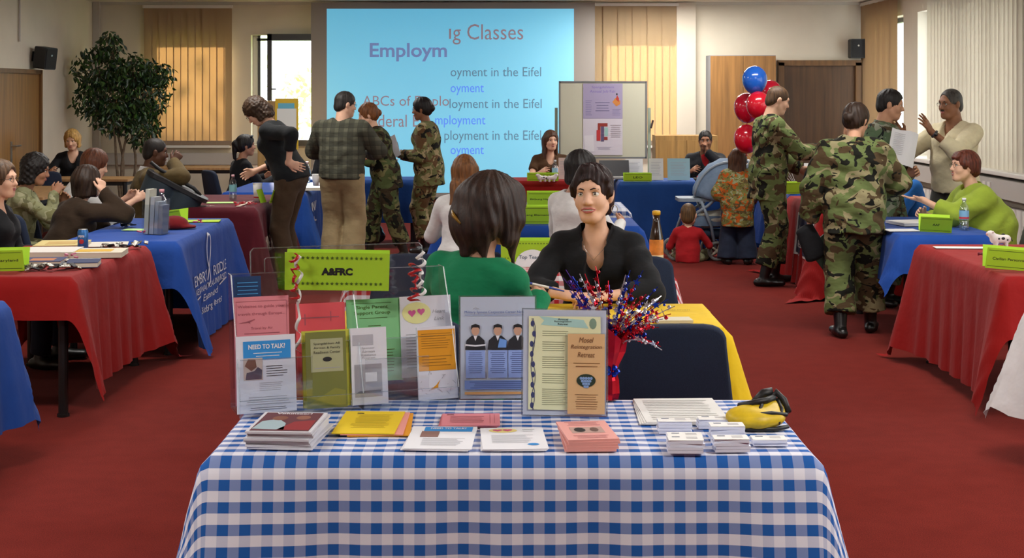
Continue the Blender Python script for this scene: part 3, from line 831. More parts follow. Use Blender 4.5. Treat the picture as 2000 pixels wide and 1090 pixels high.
h_ = MB().box((dx0 + .09, YB - .062, 1.05), (.04, .012, .2)); h_.tube([(dx0 + .09, YB - .06, 1.08), (dx0 + .09, YB - .11, 1.08), (dx0 + .21, YB - .11, 1.08)], .009, 8)
h_.build('door_handle', metalm, door)
door = struct(bpy.data.objects.new('door_2', None)); COL.objects.link(door)
MB().box((XL + .025, 16.9, .965), (.05, 1.92, 1.93)).build('door_leaf', wood('left_door_veneer', '86602f'), door)
f = MB()
for y in (15.92, 17.88): f.box((XL + .04, y, .99), (.08, .06, 1.98))
f.box((XL + .04, 16.9, 1.955), (.08, 1.96, .05)); f.build('door_frame', framewood, door)
h_ = MB().box((XL + .056, 16.85, 1.03), (.012, .05, .24)); h_.tube([(XL + .055, 16.85, 1.10), (XL + .11, 16.85, 1.10), (XL + .11, 17.02, 1.10)], .011, 8)
h_.build('door_handle', metalm, door)

# loudspeakers on the walls
spk = mat('speaker_black', '191a1c', .5); grl = mat('speaker_grille', '101012', .7, bump=.5, bscale=500)
def speaker(label, loc, rot):
    r = thing('loudspeaker', label, 'loudspeaker', loc, rot, 'wall loudspeakers')
    MB().rbox((0, 0, 0), (.21, .17, .26), .02, 'y').build('cabinet', spk, r)
    g = MB().rbox((0, -.088, 0), (.185, .008, .235), .015, 'y').build('grille', grl, r)
    MB().lathe([(.0, 0), (.012, 0), (.012, .004), (0, .004)], 12, (0, -.092, .04), M=Matrix.Rotation(R(90), 3, 'X')).build('badge', metalm, g)
    b = MB().box((0, .12, 0), (.05, .08, .05)); b.box((0, .155, 0), (.09, .012, .12)); b.build('bracket', spk, r)
speaker('black loudspeaker on the left wall above the brown door', (XL + .17, 17.72, 2.12), (R(8), 0, R(68)))
speaker('black loudspeaker on the back wall above the dark door', (pxX(1675, 20.2), 20.23, pxZ(95, 20.2)), (0, 0, 0))

# tall cupboard, low cupboard
r = thing('tall_cupboard', 'tall light wooden two-door cupboard beside the dark door', 'cupboard', (3.10, 20.15, 0), 0)
cw, ch = .88, 2.21
MB().box((0, .0, ch / 2), (cw, .44, ch)).build('carcass', mat('grey_carcass', '8c8f94', .6), r)
for sx in (-1, 1):
    dd = MB().box((sx * cw / 4, -.23, ch / 2 + .03), (cw / 2 - .006, .02, ch - .08)).build('cupboard_door', oak, r)
    MB().box((sx * .05, -.245, 1.05), (.012, .02, .12)).build('handle', metalm, dd)
r = thing('low_cupboard', 'low honey-coloured wooden cupboard behind the man in the black suit', 'cupboard', (2.18, 18.75, 0), 0)
MB().box((0, 0, .585), (.78, .42, 1.17)).build('carcass', wood('honey_veneer', 'a07a42'), r)
for sx in (-1, 1):
    dd = MB().box((sx * .195, -.215, .58), (.38, .018, 1.06)).build('cupboard_door', wood('honey_veneer', 'a07a42'), r)
    MB().box((sx * .03, -.23, .7), (.012, .02, .1)).build('handle', metalm, dd)

# projection screen with the slide thrown on it
scr = thing('projection_screen', 'large grey projection screen showing a turquoise slide on the back wall', 'screen', (0, 20.12, 0), 0)
sx0, sx1 = pxX(607, 20.1), pxX(1162, 20.1)
MB().box(((sx0 + sx1) / 2, 0, 1.60), (sx1 - sx0, .006, 2.66)).build('screen_fabric', mat('screen_fabric', '9a938c', .85), scr)
MB().tube([(sx0 + .02, .07, 2.87), (sx1 - .02, .07, 2.87)], .055, 12).build('roller_case', whitem, scr)
MB().tube([(sx0, 0, .275), (sx1, 0, .275)], .018, 8).build('bottom_bar', mat('screen_bar', '2e2c2a', .5), scr)
slide = bpy.data.materials.new('projected_slide'); slide.use_nodes = True
b = slide.node_tree.nodes['Principled BSDF']
b.inputs['Base Color'].default_value = (*lin('8fc8d8'), 1); b.inputs['Roughness'].default_value = .8
b.inputs['Emission Color'].default_value = (*lin('5fc6f0'), 1); b.inputs['Emission Strength'].default_value = .55
SY = 20.1
def sl(px): return pxX(px, SY)
def sz(py): return pxZ(py, SY)
MB().rect(sl(638), sl(1121), sz(377), sz(17), -.006).build('projected_slide', slide, scr)
tb = mat('slide_brown', '8e7c84', .8, emit=.5); tg = mat('slide_grey', '5f8296', .8, emit=.5); tv = mat('slide_violet', '5a86ea', .8, emit=.6); tp = mat('slide_purple', '7285b4', .8, emit=.5)
def split_words(o, h, M_):
    """one object for each word of a line of lettering"""
    me = o.data; co = [v.co.copy() for v in me.vertices]; xs = sorted((min(co[i].x for i in q.vertices), max(co[i].x for i in q.vertices)) for q in me.polygons)
    cuts = []; hi = xs[0][1]
    for a_, b_ in xs:
        if a_ - hi > h * .16: cuts.append((a_ + hi) / 2)
        hi = max(hi, b_)
    if not cuts: return
    groups = {}
    for q in me.polygons: groups.setdefault(sum(co[q.vertices[0]].x > c_ for c_ in cuts), []).append(tuple(q.vertices))
    par, m_ = o.parent, me.materials[0]; nm = o.name.split('.')[0]
    bpy.data.objects.remove(o)
    for fs in groups.values():
        used = sorted({i for f_ in fs for i in f_}); ix = {v: k_ for k_, v in enumerate(used)}
        MB().add([co[i] for i in used], [tuple(ix[i] for i in f_) for f_ in fs]).build(nm, m_, par, M=M_)
def stxt(s, x0_, x1_, yc, hpx, m, bold=0.0):
    k = SY / FPX
    split_words(txt(s, scr, m, sl((x0_ + x1_) / 2), sz(yc), (x1_ - x0_) * k, hpx * k, y=-.008, name='slide_lettering', bold=bold), hpx * k, Matrix.Translation((sl((x0_ + x1_) / 2), -.008, sz(yc))))
stxt('g Classes', 884, 1022, 67, 40, tb)
MB().rect(sl(877), sl(881), sz(76), sz(56), -.008).build('slide_lettering', tb, scr)
stxt('Employm', 722, 873, 102, 36, tp, .02)
stxt('oyment in the Eifel', 880, 1057, 143, 24, tg)
stxt('oyment', 880, 945, 176, 20, tv)
stxt('ABCs of Emplo', 708, 877, 200, 26, tb)
stxt('loyment in the Eifel', 878, 1058, 205, 24, tg)
stxt('Federal E', 712, 818, 236, 24, tb)
stxt('mployment', 850, 948, 237, 24, tv)
stxt('ployment in the Eifel', 868, 1057, 267, 25, tg)
stxt('oyment', 880, 945, 297, 20, tv)

# trees outside the windows
leafout = mat('outdoor_leaf', 'b4cc84', .8, noise=.3, nscale=3, translucent=.5)
def outside_tree(label, x, y, hgt, rad, seed):
    rnd = random.Random(seed); r = thing('garden_tree', label, 'tree', (x, y, 0), 0)
    MB().tube([(0, 0, -.3), (.05, 0, hgt * .5), (.0, .05, hgt * .8)], [.10, .07, .03], 8).build('trunk', mat('bark', '5c4a38', .9), r)
    m = MB()
    for _ in range(330):
        a, b_, c = rnd.gauss(0, .45), rnd.gauss(0, .45), rnd.gauss(0, .4)
        p = Vector((a * rad, b_ * rad, hgt * .72 + c * rad * 1.1)); q = Euler((rnd.uniform(0, 6), rnd.uniform(0, 6), 0)).to_matrix()
        s_ = rnd.uniform(.06, .12)
        m.add([p + q @ Vector(v) * s_ for v in ((-1, 0, 0), (0, -.5, 0), (1, 0, 0), (0, .5, 0))], [(0, 1, 2, 3)])
    m.build('foliage', leafout, r)['kind'] = 'stuff'
outside_tree('sunlit garden tree outside the open window', -3.2, 24.5, 2.2, .95, 1)
outside_tree('garden tree outside, behind the beige blind', -5.5, 24.0, 2.6, 1.2, 2)
struct(MB().box((0, 35, -.35), (60, 28, .1)).build('ground_outside', mat('lawn', '8fa860', .95, noise=.2, nscale=2)))
# ================================================================= tables, cloths, chairs
TZ = .742
legm = mat('black_table_leg', '141416', .4); topm = wood('beech_table_top', 'a07a4e')
def table(label, x0, x1, y0, y1, z=.735, group='covered fair tables', legr=.026, top=None):
    r = thing('table', label, 'table', ((x0 + x1) / 2, (y0 + y1) / 2, 0), 0, group)
    w, d_ = x1 - x0, y1 - y0
    MB().rbox((0, 0, z - .013), (w, d_, .026), .02, 'z').build('tabletop', top or topm, r)
    ap = MB()
    for sx in (-1, 1): ap.box((sx * (w / 2 - .06), 0, z - .05), (.03, d_ - .14, .045))
    for sy in (-1, 1): ap.box((0, sy * (d_ / 2 - .06), z - .05), (w - .14, .03, .045))
    ap.build('apron', legm, r)
    lm = MB().lathe([(legr, 0.012), (legr, z - .03)], 12); lm.lathe([(legr * 1.25, 0), (legr * 1.25, .014)], 12)
    l0 = lm.build('leg', legm, r)
    for i, (sx, sy) in enumerate(((-1, -1), (1, -1), (-1, 1), (1, 1))):
        o = l0 if i == 0 else mobj('leg', l0.data, None, r)
        o.location = (sx * (w / 2 - .05), sy * (d_ / 2 - .05), 0)
    return r

def tablecloth(label, x0, x1, y0, y1, drops, m, flare=(.03, .03, .03, .03), fc=.28, wave=.012, z=TZ, group='tablecloths', seed=0, step=.035, wl=.22, top_wrinkle=.002):
    """drops/flare: left, right, near, far"""
    def line(a, b, da, db):
        s = []
        if da > 0: s += list(np.linspace(a - da, a, max(4, int(da / step)), endpoint=False))
        s += [a, a + .006] + list(np.linspace(a + step, b - step, max(4, int((b - a) / step)))) + [b - .006, b]
        if db > 0: s += list(np.linspace(b, b + db, max(4, int(db / step)) + 1))[1:]
        return s
    us = line(x0, x1, drops[0], drops[1]); vs = line(y0, y1, drops[2], drops[3])
    cx, cy = (x0 + x1) / 2, (y0 + y1) / 2
    m_ = MB(); uv = []
    for v in vs:
        for u in us:
            cu, cv = min(max(u, x0), x1), min(max(v, y0), y1); du, dv = u - cu, v - cv; L = math.hypot(du, dv)
            if L < 1e-9:
                e = min(u - x0, x1 - u, v - y0, y1 - v)
                zz = z + top_wrinkle * (math.sin(u * 23 + seed) * math.sin(v * 31 + seed * 2) + 1) * .5 * min(1, e / .1)
                p = (u, v, zz - (.004 if e < .003 else 0))
            else:
                dx, dy = du / L, dv / L
                fs = (abs(dx) * (flare[0] if du < 0 else flare[1]) + abs(dy) * (flare[2] if dv < 0 else flare[3]))
                if abs(dx) > .999: dc = min(v - y0, y1 - v); s_ = v; act = (drops[2] > 0 and v - y0 < y1 - v) or (drops[3] > 0 and v - y0 >= y1 - v)
                elif abs(dy) > .999: dc = min(u - x0, x1 - u); s_ = u; act = (drops[0] > 0 and u - x0 < x1 - u) or (drops[1] > 0 and u - x0 >= x1 - u)
                else: dc = 0; s_ = u + v; act = True
                k = math.exp(-(dc / .16) ** 1.3) if act else 0
                fl = fs + (fc - fs) * k
                Lm = max(drops)
                wv = wave * (L / Lm) * (math.sin(s_ * 2 * math.pi / wl + seed) + .5 * math.sin(s_ * 2 * math.pi / (wl * .53) + seed * 3)) * (1 - .6 * k)
                b = min(1, L / .03)
                r_ = .010 * b + fl * L + wv + .012
                zz = z - .004 - L * math.sqrt(max(.3, 1 - fl * fl))
                if zz < .012:
                    r_ += (.012 - zz) * .8; zz = .012 + .01 * (math.sin(s_ * 25) + 1) * .5
                r_ -= .012 * (1 - b)
                p = (cu + dx * r_, cv + dy * r_, zz)
            m_.v.append((p[0] - cx, p[1] - cy, p[2])); uv.append((u, v))
    n = len(us)
    for j in range(len(vs) - 1):
        for i in range(n - 1):
            a = j * n + i; m_.f.append((a, a + 1, a + n + 1, a + n))
    o = m_.build('tablecloth', m, None, True, uv=uv)
    o.location = (cx, cy, 0)
    return setp(o, label, 'tablecloth', group)

def clothm(name, c): return mat('tablecloth_' + name, c, .8, noise=.06, nscale=5, bump=.35, bscale=9, bdist=.02, spec=.2, sheen=.05)
redc, bluec, maroonc, yellowc, navyc, whitec = clothm('red', '8c100e'), clothm('blue', '194494'), clothm('maroon', '561420'), clothm('yellow', 'd9b413'), clothm('navy', '17407f'), clothm('white', 'd6d6da')
blueg = gingham('blue_gingham', '1f5cab', 'e3e4ee', .057); redg = gingham('red_gingham', 'b3262b', 'e6dfe0', .05); blueg2 = gingham('blue_gingham_dark', '21407f', 'dfe2ea', .07)

# the gingham table at the front
table('front table under the blue and white gingham cloth', -.79, .79, 3.94, 4.63)
tablecloth('blue and white gingham tablecloth on the front table', -.80, .80, 3.93, 4.64, (.40, .40, .42, .30), blueg, (.10, .10, .02, .05), .24, .010, seed=1.0, step=.025, wl=.33, top_wrinkle=.004)
# yellow table behind it
table('table under the yellow cloth in the centre', -.72, .86, 6.09, 6.75)
tablecloth('yellow tablecloth on the centre table with the two women', -.73, .87, 6.08, 6.76, (.50, .50, .46, .3), yellowc, (.06, .07, .03, .05), .30, .014, seed=2)
# left row
table('table under the blue cloth at the left edge, nearest the camera', -3.12, -2.36, 5.2, 6.85)
tablecloth('plain blue tablecloth cut off by the left edge of the picture', -3.14, -2.345, 5.2, 6.86, (.4, .56, .3, .30), bluec, (.03, .06, .03, .05), .22, .02, seed=3)
table('table under the left red cloth with books', -3.05, -2.31, 7.76, 9.32)
tablecloth('red tablecloth with books on the left', -3.06, -2.30, 7.75, 9.33, (.3, .62, .22, .62), redc, (.03, .05, .02, .04), .26, .014, seed=4)
table('table under the left blue cloth with white lettering', -2.90, -2.18, 9.60, 11.36)
t_er = tablecloth('blue tablecloth with white lettering on the left', -2.91, -2.17, 9.59, 11.38, (.3, .725, .3, .70), bluec, (.03, .07, .03, .05), .30, .009, seed=5)
table('table under the maroon cloth', -2.97, -2.17, 12.46, 14.0)
t_mar = tablecloth('maroon tablecloth with white letters beside the woman in black', -2.98, -2.16, 12.45, 14.02, (.3, .70, .64, .6), maroonc, (.03, .05, .03, .04), .26, .014, seed=6)
table('table under the blue cloth behind the man in plaid', -2.78, -2.02, 14.35, 15.9)
t_bl = tablecloth('blue tablecloth with white letters between the woman in black and the man in plaid', -2.79, -2.01, 14.34, 15.92, (.3, .68, .6, .5), bluec, (.03, .06, .04, .04), .28, .02, seed=7)
table('table under the blue cloth behind the two women soldiers', -2.45, -1.05, 16.42, 17.05)
tablecloth('blue tablecloth in front of the slide, behind the women soldiers', -2.46, -1.04, 16.41, 17.06, (.45, .45, .47, .3), navyc, (.03, .03, .02, .03), .2, .01, seed=8)
# right row
table('table under the white cloth at the right edge, nearest the camera', 2.42, 3.15, 5.2, 6.86)
tablecloth('white tablecloth cut off by the right edge of the picture', 2.41, 3.16, 5.2, 6.87, (.52, .4, .3, .3), whitec, (.05, .03, .03, .05), .33, .02, seed=9)
table('table under the right red cloth with the toy cow', 2.59, 3.31, 7.77, 9.40)
tablecloth('red tablecloth with the toy cow on the right', 2.58, 3.32, 7.76, 9.41, (.66, .3, .32, .5), redc, (.05, .03, .03, .04), .24, .014, seed=10)
table('table under the right blue cloth in front of the woman in lime green', 2.63, 3.28, 10.02, 11.5)
tablecloth('blue tablecloth in front of the woman in lime green', 2.62, 3.29, 10.01, 11.51, (.34, .3, .26, .4), bluec, (.06, .03, .03, .05), .35, .02, seed=11)
table('table under the far right red cloth with the square navy sign', 2.60, 3.24, 12.35, 13.85)
t_sc = tablecloth('red tablecloth with the square navy sign on the right', 2.59, 3.25, 12.34, 13.86, (.73, .4, .73, .6), redc, (.08, .03, .05, .04), .30, .022, seed=12)
table('table under the blue cloth behind the soldier by the balloons', 2.66, 3.36, 14.15, 15.6)
tablecloth('blue tablecloth just behind the soldier with the balloons', 2.65, 3.37, 14.14, 15.61, (.6, .3, .6, .4), bluec, (.05, .03, .03, .04), .25, .014, seed=13)
# back right row
table('table under the dark blue cloth in front of the man in the suit', 1.19, 2.62, 16.10, 16.78)
tablecloth('dark blue tablecloth in front of the man in the black suit', 1.17, 2.63, 16.08, 16.79, (.70, .6, .71, .3), navyc, (.06, .03, .03, .03), .22, .016, seed=14)
table('table under the red cloth in front of the woman in brown', -.40, .92, 16.25, 16.9)
tablecloth('red tablecloth in front of the woman in brown at the back', -.42, .94, 16.24, 16.92, (.5, .5, .6, .3), redc, (.03, .03, .03, .03), .2, .014, seed=15)
# middle row
table('table under the dark blue gingham cloth in the middle', -.48, .94, 12.35, 13.05)
tablecloth('dark blue and white gingham cloth on the middle table', -.50, .96, 12.34, 13.06, (.3, .3, .28, .3), blueg2, (.05, .05, .03, .03), .25, .014, seed=16)
table('table under the blue cloth in front of the women in white shirts', -.50, .90, 10.72, 11.4)
tablecloth('blue tablecloth in front of the two women in white shirts', -.52, .92, 10.71, 11.42, (.66, .5, .6, .3), bluec, (.10, .06, .03, .03), .34, .014, seed=17)
table('table under the red gingham cloth in the middle', -.85, .84, 7.95, 8.6)
tablecloth('red and white gingham cloth behind the woman in the black blouse', -.86, .85, 7.94, 8.62, (.35, .35, .40, .3), redg, (.05, .05, .03, .03), .25, .014, seed=18)
# bare wooden tables at the back left
table('long bare wooden table on the left behind the seated people', -5.35, -4.30, 13.6, 15.3, .745, 'bare wooden tables')
table('bare wooden desk in front of the blonde woman', -5.60, -4.25, 16.45, 17.05, .745, 'bare wooden tables')
table('bare wooden table under the beige blind at the back wall', -4.60, -2.95, 18.95, 19.65, .745, 'bare wooden tables')

navyf = mat('navy_chair_fabric', '16233a', .9, noise=.12, nscale=160, bump=.3, bscale=400)
chairleg = mat('chair_tube', '1b1b1d', .35, .4)
def chair_mesh():
    r = thing('chair', 'navy chair', 'chair', (0, 0, 0), 0, 'navy upholstered chairs')
    s_ = MB().rbox((0, .02, .435), (.46, .44, .07), .09, 'z', 5); s_.build('seat', navyf, r)
    pts = []
    for a in range(0, 181, 15):
        t = R(a); ca, sa = math.cos(t), math.sin(t)
        pts.append((.19 * abs(ca) ** .45 * (1 if ca >= 0 else -1), .79 + .085 * sa ** .7 if sa > 0 else .79))
    pts += [(-.225, .56), (-.215, .51), (-.17, .49), (.17, .49), (.215, .51), (.225, .56)]
    m = MB(); k = len(pts)
    rings = []
    for th, sc in ((-.028, .93), (-.018, .99), (.012, 1.0), (.026, .93)):
        rings.append([(p[0] * sc, -.235 - (p[1] - .5) * .16 + (p[0] / .22) ** 2 * .022 + th, .67 + (p[1] - .67) * sc) for p in pts])
    vs = [v for rg in rings for v in rg]; fs = [(i * k + j, i * k + (j + 1) % k, (i + 1) * k + (j + 1) % k, (i + 1) * k + j) for i in range(3) for j in range(k)]
    fs += [tuple(range(k - 1, -1, -1)), tuple(range(3 * k, 4 * k))]
    m.add(vs, fs).build('backrest', navyf, r, True)
    for sx in (-1, 1):
        MB().tube([(sx * .20, .20, .41), (sx * .21, .22, .0)], .012, 8).build('leg', chairleg, r)
        MB().tube([(sx * .20, -.20, .41), (sx * .21, -.24, .0)], .012, 8).build('leg', chairleg, r)
        MB().tube([(sx * .17, -.17, .42), (sx * .17, -.22, .45), (sx * .17, -.245, .60)], .011, 8).build('back_support', chairleg, r)
    return r
chair0 = chair_mesh(); chair_used = [False]
def stool(label, x, y):
    r = thing('stool', label, 'stool', (x, y, 0), 0, 'low round stools')
    MB().lathe([(.15, .40), (.17, .41), (.17, .445), (.15, .455)], 20).build('seat', navyf, r, True)
    for k in range(4):
        a = R(45 + 90 * k); MB().tube([(.11 * math.cos(a), .11 * math.sin(a), .41), (.17 * math.cos(a), .17 * math.sin(a), 0)], .011, 8).build('leg', chairleg, r)
def chair(label, x, y, face):
    o = copy_tree(chair0) if chair_used[0] else chair0
    chair_used[0] = True
    o.location = (x, y, 0); o.rotation_euler = (0, 0, R(face)); o['label'] = label
    return o
chair('empty navy chair between the gingham table and the yellow table', pxX(1300, 5.45), 5.60, 4)
chair('navy chair the woman in the black blouse sits on', .60, 7.25, 174)
chair('navy chair the woman in the green top sits on', -.20, 5.72, -30)
chair('empty navy chair on the left, next to the blonde woman', -5.05, 15.95, 20)
# ================================================================= people
blk = cloth('black', '17181b'); blk2 = cloth('black_knit', '1a1d1f'); brownj = cloth('dark_brown', '33261a'); whitet = cloth('white_cotton', 'd8d8d6')
olive = cloth('olive_knit', '57482a'); khaki = cloth('khaki', '9c8a66'); brownp = cloth('brown_trousers', '453626'); greent = cloth('green_knit', '14784e')
lime = cloth('lime', '93a83a'); cream = cloth('cream', 'cfc5a4'); brownb = cloth('brown_blouse', '4a331f'); suit = cloth('suit_black', '16171b'); reds = cloth('red_cotton', 'a31c22')
blues = cloth('bright_blue', '2f72c4'); denim = cloth('dark_denim', '22293a'); greyw = cloth('grey_slacks', '3b3a36'); white2 = cloth('off_white_cotton', 'c9c9c6')
camA = camo('woodland_a', 0.0); camB = camo('woodland_b', 11.0); camC = camo('woodland_c', 23.0, ('4f6148', '453a28', '7d8070', '16181a')); camD = camo('woodland_d', 37.0, ('66663f', '5a4128', '9a8a66', '191812')); camE = camo('woodland_dark', 51.0, ('47522f', '33291a', '6a6744', '101109'))
camL = camo('pale_camo', 5.0, ('8b8c68', '77754f', 'a3a180', '6b6a4c'))
camO = camo('orange_camo', 9.0, ('77743c', 'b4571c', '8f9470', '5a4a2a'), 16.0)
boot = mat('black_boot', '121110', .35)

def sitter(label, x, y, face, chair_label=None, **kw):
    kw.setdefault('sit', True)
    r, J = person(label, (x, y, 0), face, **kw)
    if chair_label:
        a = R(face); chair(chair_label, x - math.sin(a) * -.04 , y - math.cos(a) * .04, face)
    return r, J

# --- front pair
g_r, gJ = sitter('woman in an emerald green top seen from behind, hair pinned up with a clip', -.20, 5.83, -30, H=1.80, fem=True, seat=.47, lean=6, side=7, yaw=-12, pitch=6, headk=1.16,
    top=greent, neck='scoop', sleeve='long', hair='up', hairc='2e1d14', sk='light', pants=denim, vox=.0055, cvox=.009, bag=.004,
    hands=[(-.16, .42, .78), (.13, .40, .86)], elbows=[(-.6, -.2, -.6), (.15, -.3, -1)], curl=(40, 62), palm=[None, (-.8, .2, -.4)], hand_dir=[None, (-.25, .9, .1)], wrink=.005,
    hk_=.05, extra=[((0, -.075, .03), (-.01, -.095, -.055), (.082, .05), (.066, .045)), ((-.005, -.10, -.04), (-.02, -.10, -.15), (.060, .032), (.020, .012)), ((.055, -.03, .04), (.066, .02, -.09), (.026, .05), (.016, .024)), ((.068, .03, -.05), (.060, .062, -.20), (.012, .022), (.004, .006)),
           ((-.05, -.03, .03), (-.060, -.05, -.09), (.03, .05), (.016, .026)), ((.03, -.07, -.05), (.045, -.07, -.17), (.030, .024), (.005, .006)), ((.05, .06, .07), (.078, .045, -.02), (.02, .03), (.014, .026))])
MB().tube([gJ['h'](-.055, -.135, -.01), gJ['h'](-.03, -.152, -.025), gJ['h'](.0, -.148, -.05)], [.004, .008, .004], 8).build('hair_clip', mat('amber_clip', '8f6a1c', .3), g_r, True)
b_r, bJ = person('woman in a black open-collared blouse with short dark hair and a hoop earring', (.42, 7.06, 0), 168, H=1.76, fem=True, sit=True, seat=.49, lean=15, yaw=-6, pitch=-2, tilt=3, headk=1.13, lipw=1.3, eyek=1.08, smile=True,
    top=blk, neck='vee', sleeve='tq', collar=blk, hair='short', hairc='241312', sk='fair', pants=denim, vox=.005, cvox=.009, bag=.008, fringe=.020, lip='b0605c', veed=.22, neckk=.98,
    hands=[(-.075, .45, .795), (.07, .46, .795)], elbows=[(-1, .1, -.5), (1, .1, -.5)], hand_dir=[(.75, .5, .02), (-.75, .5, .02)], palm=[(.3, -.1, -1), (-.3, -.1, -1)], curl=(45, 45),
    extra=[((0, -.04, .07), (0, .0, .088), (.072, .05), (.062, .045)), ((.0, .050, .108), (-.070, .040, .062), (.022, .018), (.014, .016)), ((.02, .052, .108), (.072, .036, .045), (.022, .018), (.012, .014)), ((.079, .02, .03), (.080, .022, -.03), (.010, .020), (.004, .008)), ((-.079, .02, .03), (-.081, .02, -.025), (.010, .020), (.004, .008)), ((0, -.07, .0), (0, -.075, -.075), (.07, .035), (.05, .02))], wrink=.006)
for sx in (-1,):
    c = bJ['h'](sx * .088, .0, -.060); q = MB()
    q.tube([Vector(c) + Vector((.013 * math.cos(t), 0.006 * math.cos(t), .019 * math.sin(t))) for t in [2 * math.pi * i / 16 for i in range(17)]], .0018, 6, False)
    q.build('hoop_earring', mat('silver', 'c9c6c0', .25, .95), b_r, True)
n_ = MB(); n_.tube([bJ['T'](-.07, .01, .49), bJ['T'](-.045, .085, .43), bJ['T'](0, .118, .385), bJ['T'](.045, .085, .43), bJ['T'](.07, .01, .49)], .0012, 5)
n_.build('necklace', mat('silver', 'c9c6c0', .25, .95), b_r, True)

# --- middle pair in white shirts
r_, J = sitter('woman with long light brown hair and a white shirt, back turned', -.34, 10.20, -8, None, H=1.64, fem=True, lean=10, pitch=8, yaw=15, top=whitet, hair='long', hairc='6e4724', sk='light', pants=denim, hands=[(-.15, .36, .78), (.15, .36, .78)],
    extra=[((-.03, -.075, -.1), (-.05, -.09, -.27), (.09, .045), (.07, .03))])
r_, J = sitter('woman with black bobbed hair and a white shirt behind the woman in the black blouse', .40, 10.12, -42, None, H=1.72, fem=True, lean=6, pitch=8, yaw=-25, top=whitet, hair='bob', hairc='15110f', sk='tan', pants=denim, hands=[(-.15, .36, .80), (.15, .36, .80)], extra=[((.05, -.05, -.05), (.06, -.04, -.20), (.05, .03), (.02, .015))])

stool('low stool under the long-haired woman in white', -.34, 10.20); stool('low stool under the black-haired woman in white', .40, 10.12)
# --- left side
sitter('woman at the left edge with hair pulled back and a black cardigan', -3.27, 9.32, -92, 'navy chair under the woman at the left edge', H=1.64, fem=True, lean=4, yaw=-8, top=blk, neck='vee', hair='up', hairc='5a4430', sk='fair', pants=denim, glasses=True, vox=.006, cvox=.010, hands=[(-.12, .30, .70), (.12, .30, .70)], fringe=.034)
sitter('dark curly-haired person in pale camouflage eating, far left', -3.72, 11.08, -80, 'navy chair under the person in pale camouflage', H=1.62, fem=True, lean=12, pitch=14, top=camL, hair='curly', hairc='17110d', sk='tan', pants=camL, hands=[(-.08, .34, .88), (.06, .30, .95)], elbows=[None, (.6, 0, -.6)], hand_dir=[None, (-.3, .5, .8)], curl=(40, 65))
sitter('person with a brown bob and dark brown jacket resting the chin on one hand', -3.21, 10.42, -48, 'navy chair under the person in the dark brown jacket', H=1.62, fem=True, lean=26, seat=.43, pitch=-2, yaw=10, top=brownj, bag=.014, hair='bob', hairc='2c1c10', sk='fair', pants=denim, vox=.006, cvox=.010, hands=[(-.12, .45, .78), (.13, .30, 1.00)], elbows=[None, (.8, .5, -.9)], hand_dir=[None, (-.35, .05, .9)], palm=[None, (-.9, -.2, .1)], curl=(30, 45), wrink=.008)
p4, J = sitter('auburn-haired person in a white printed T-shirt holding a white bag', -3.50, 11.72, -62, 'navy chair under the person in the white T-shirt', H=1.66, fem=True, lean=16, pitch=18, yaw=-5, top=whitet, sleeve='short', bag=.026, hair='bob', hairc='59301a', sk='fair', pants=denim, hands=[(-.06, .48, .86), (.16, .50, .86)], curl=(55, 55))
sitter('blonde woman in a black top reading at the desk by the left wall', -5.20, 17.62, 190, 'navy chair under the blonde woman', H=1.66, fem=True, lean=8, pitch=16, yaw=-8, top=blk, neck='vee', hair='bob', hairc='b08a4e', sk='fair', pants=denim, hands=[(-.18, .42, .80), (.2, .44, .80)], vox=.008, cvox=.013, extra=[((0, .03, .10), (0, .05, .085), (.06, .02), (.06, .02))])
p6, J6 = sitter('man in an olive brown jumper with a white collar gripping a black handle', -3.17, 12.78, -72, 'navy chair under the man in the olive jumper', H=1.74, lean=6, pitch=6, top=olive, bag=.02, hair='buzz', hairc='1a120c', sk='dark', pants=greyw, hands=[(-.20, .36, .80), (.10, .24, 1.10)], elbows=[None, (.9, -.2, -.6)], hand_dir=[None, (-.1, .5, .8)], curl=(45, 75), collar=whitet)
p7, J7 = sitter('woman with black hair in a ponytail and sunglasses on her head, back left', -2.98, 16.1, -58, 'navy chair behind the black ponytailed woman', H=1.58, fem=True, lean=8, yaw=-12, top=blk, hair='pony', hairc='120e0d', sk='tan', pants=denim, hands=[(-.14, .38, .78), (.14, .38, .78)], vox=.008, cvox=.013)
MB().tube([J7['h'](-.06, .05, .10), J7['h'](0, .075, .115), J7['h'](.06, .05, .10)], [.012, .010, .012], 6).build('sunglasses', mat('sunglass', '15181c', .15), p7, True)
person('tall woman in a black cardigan and brown trousers bending over the maroon table', (-1.93, 13.0, 0), 78, H=1.80, fem=True, lean=24, pitch=46, top=blk2, hem=-.06, sleeve='tq', hair='curly', hairc='3b2817', sk='fair', pants=brownp, bag=.010, glasses=True,
    hands=[(-.235, -.06, 1.10), (.18, .42, 1.0)], elbows=[(-.5, -1, 0), (.6, -.2, -.6)], hand_dir=[(.1, -.9, -.3), None], palm=[(1, .1, 0), None], curl=(20, 35), feet=[(-.09, -.03), (.10, .02)], extra=[((0, -.07, .0), (0, -.095, -.06), (.075, .045), (.06, .04))])
person('man in a grey plaid shirt and khaki trousers seen from behind', (-1.60, 13.95, 0), -12, H=1.75, top=plaid('grey_plaid', '5d5d4d', '36372f'), bag=.032, hem=-.055, hair='short', hairc='2b2724', sk='fair', yaw=-48, pitch=8, pants=khaki, glasses=True, belly=.03, wide=1.06,
    hands=[(-.20, .36, 1.10), (.17, .38, 1.12)], elbows=[(-1, -.4, -.5), (1, -.4, -.5)], curl=(40, 40), fringe=.03)
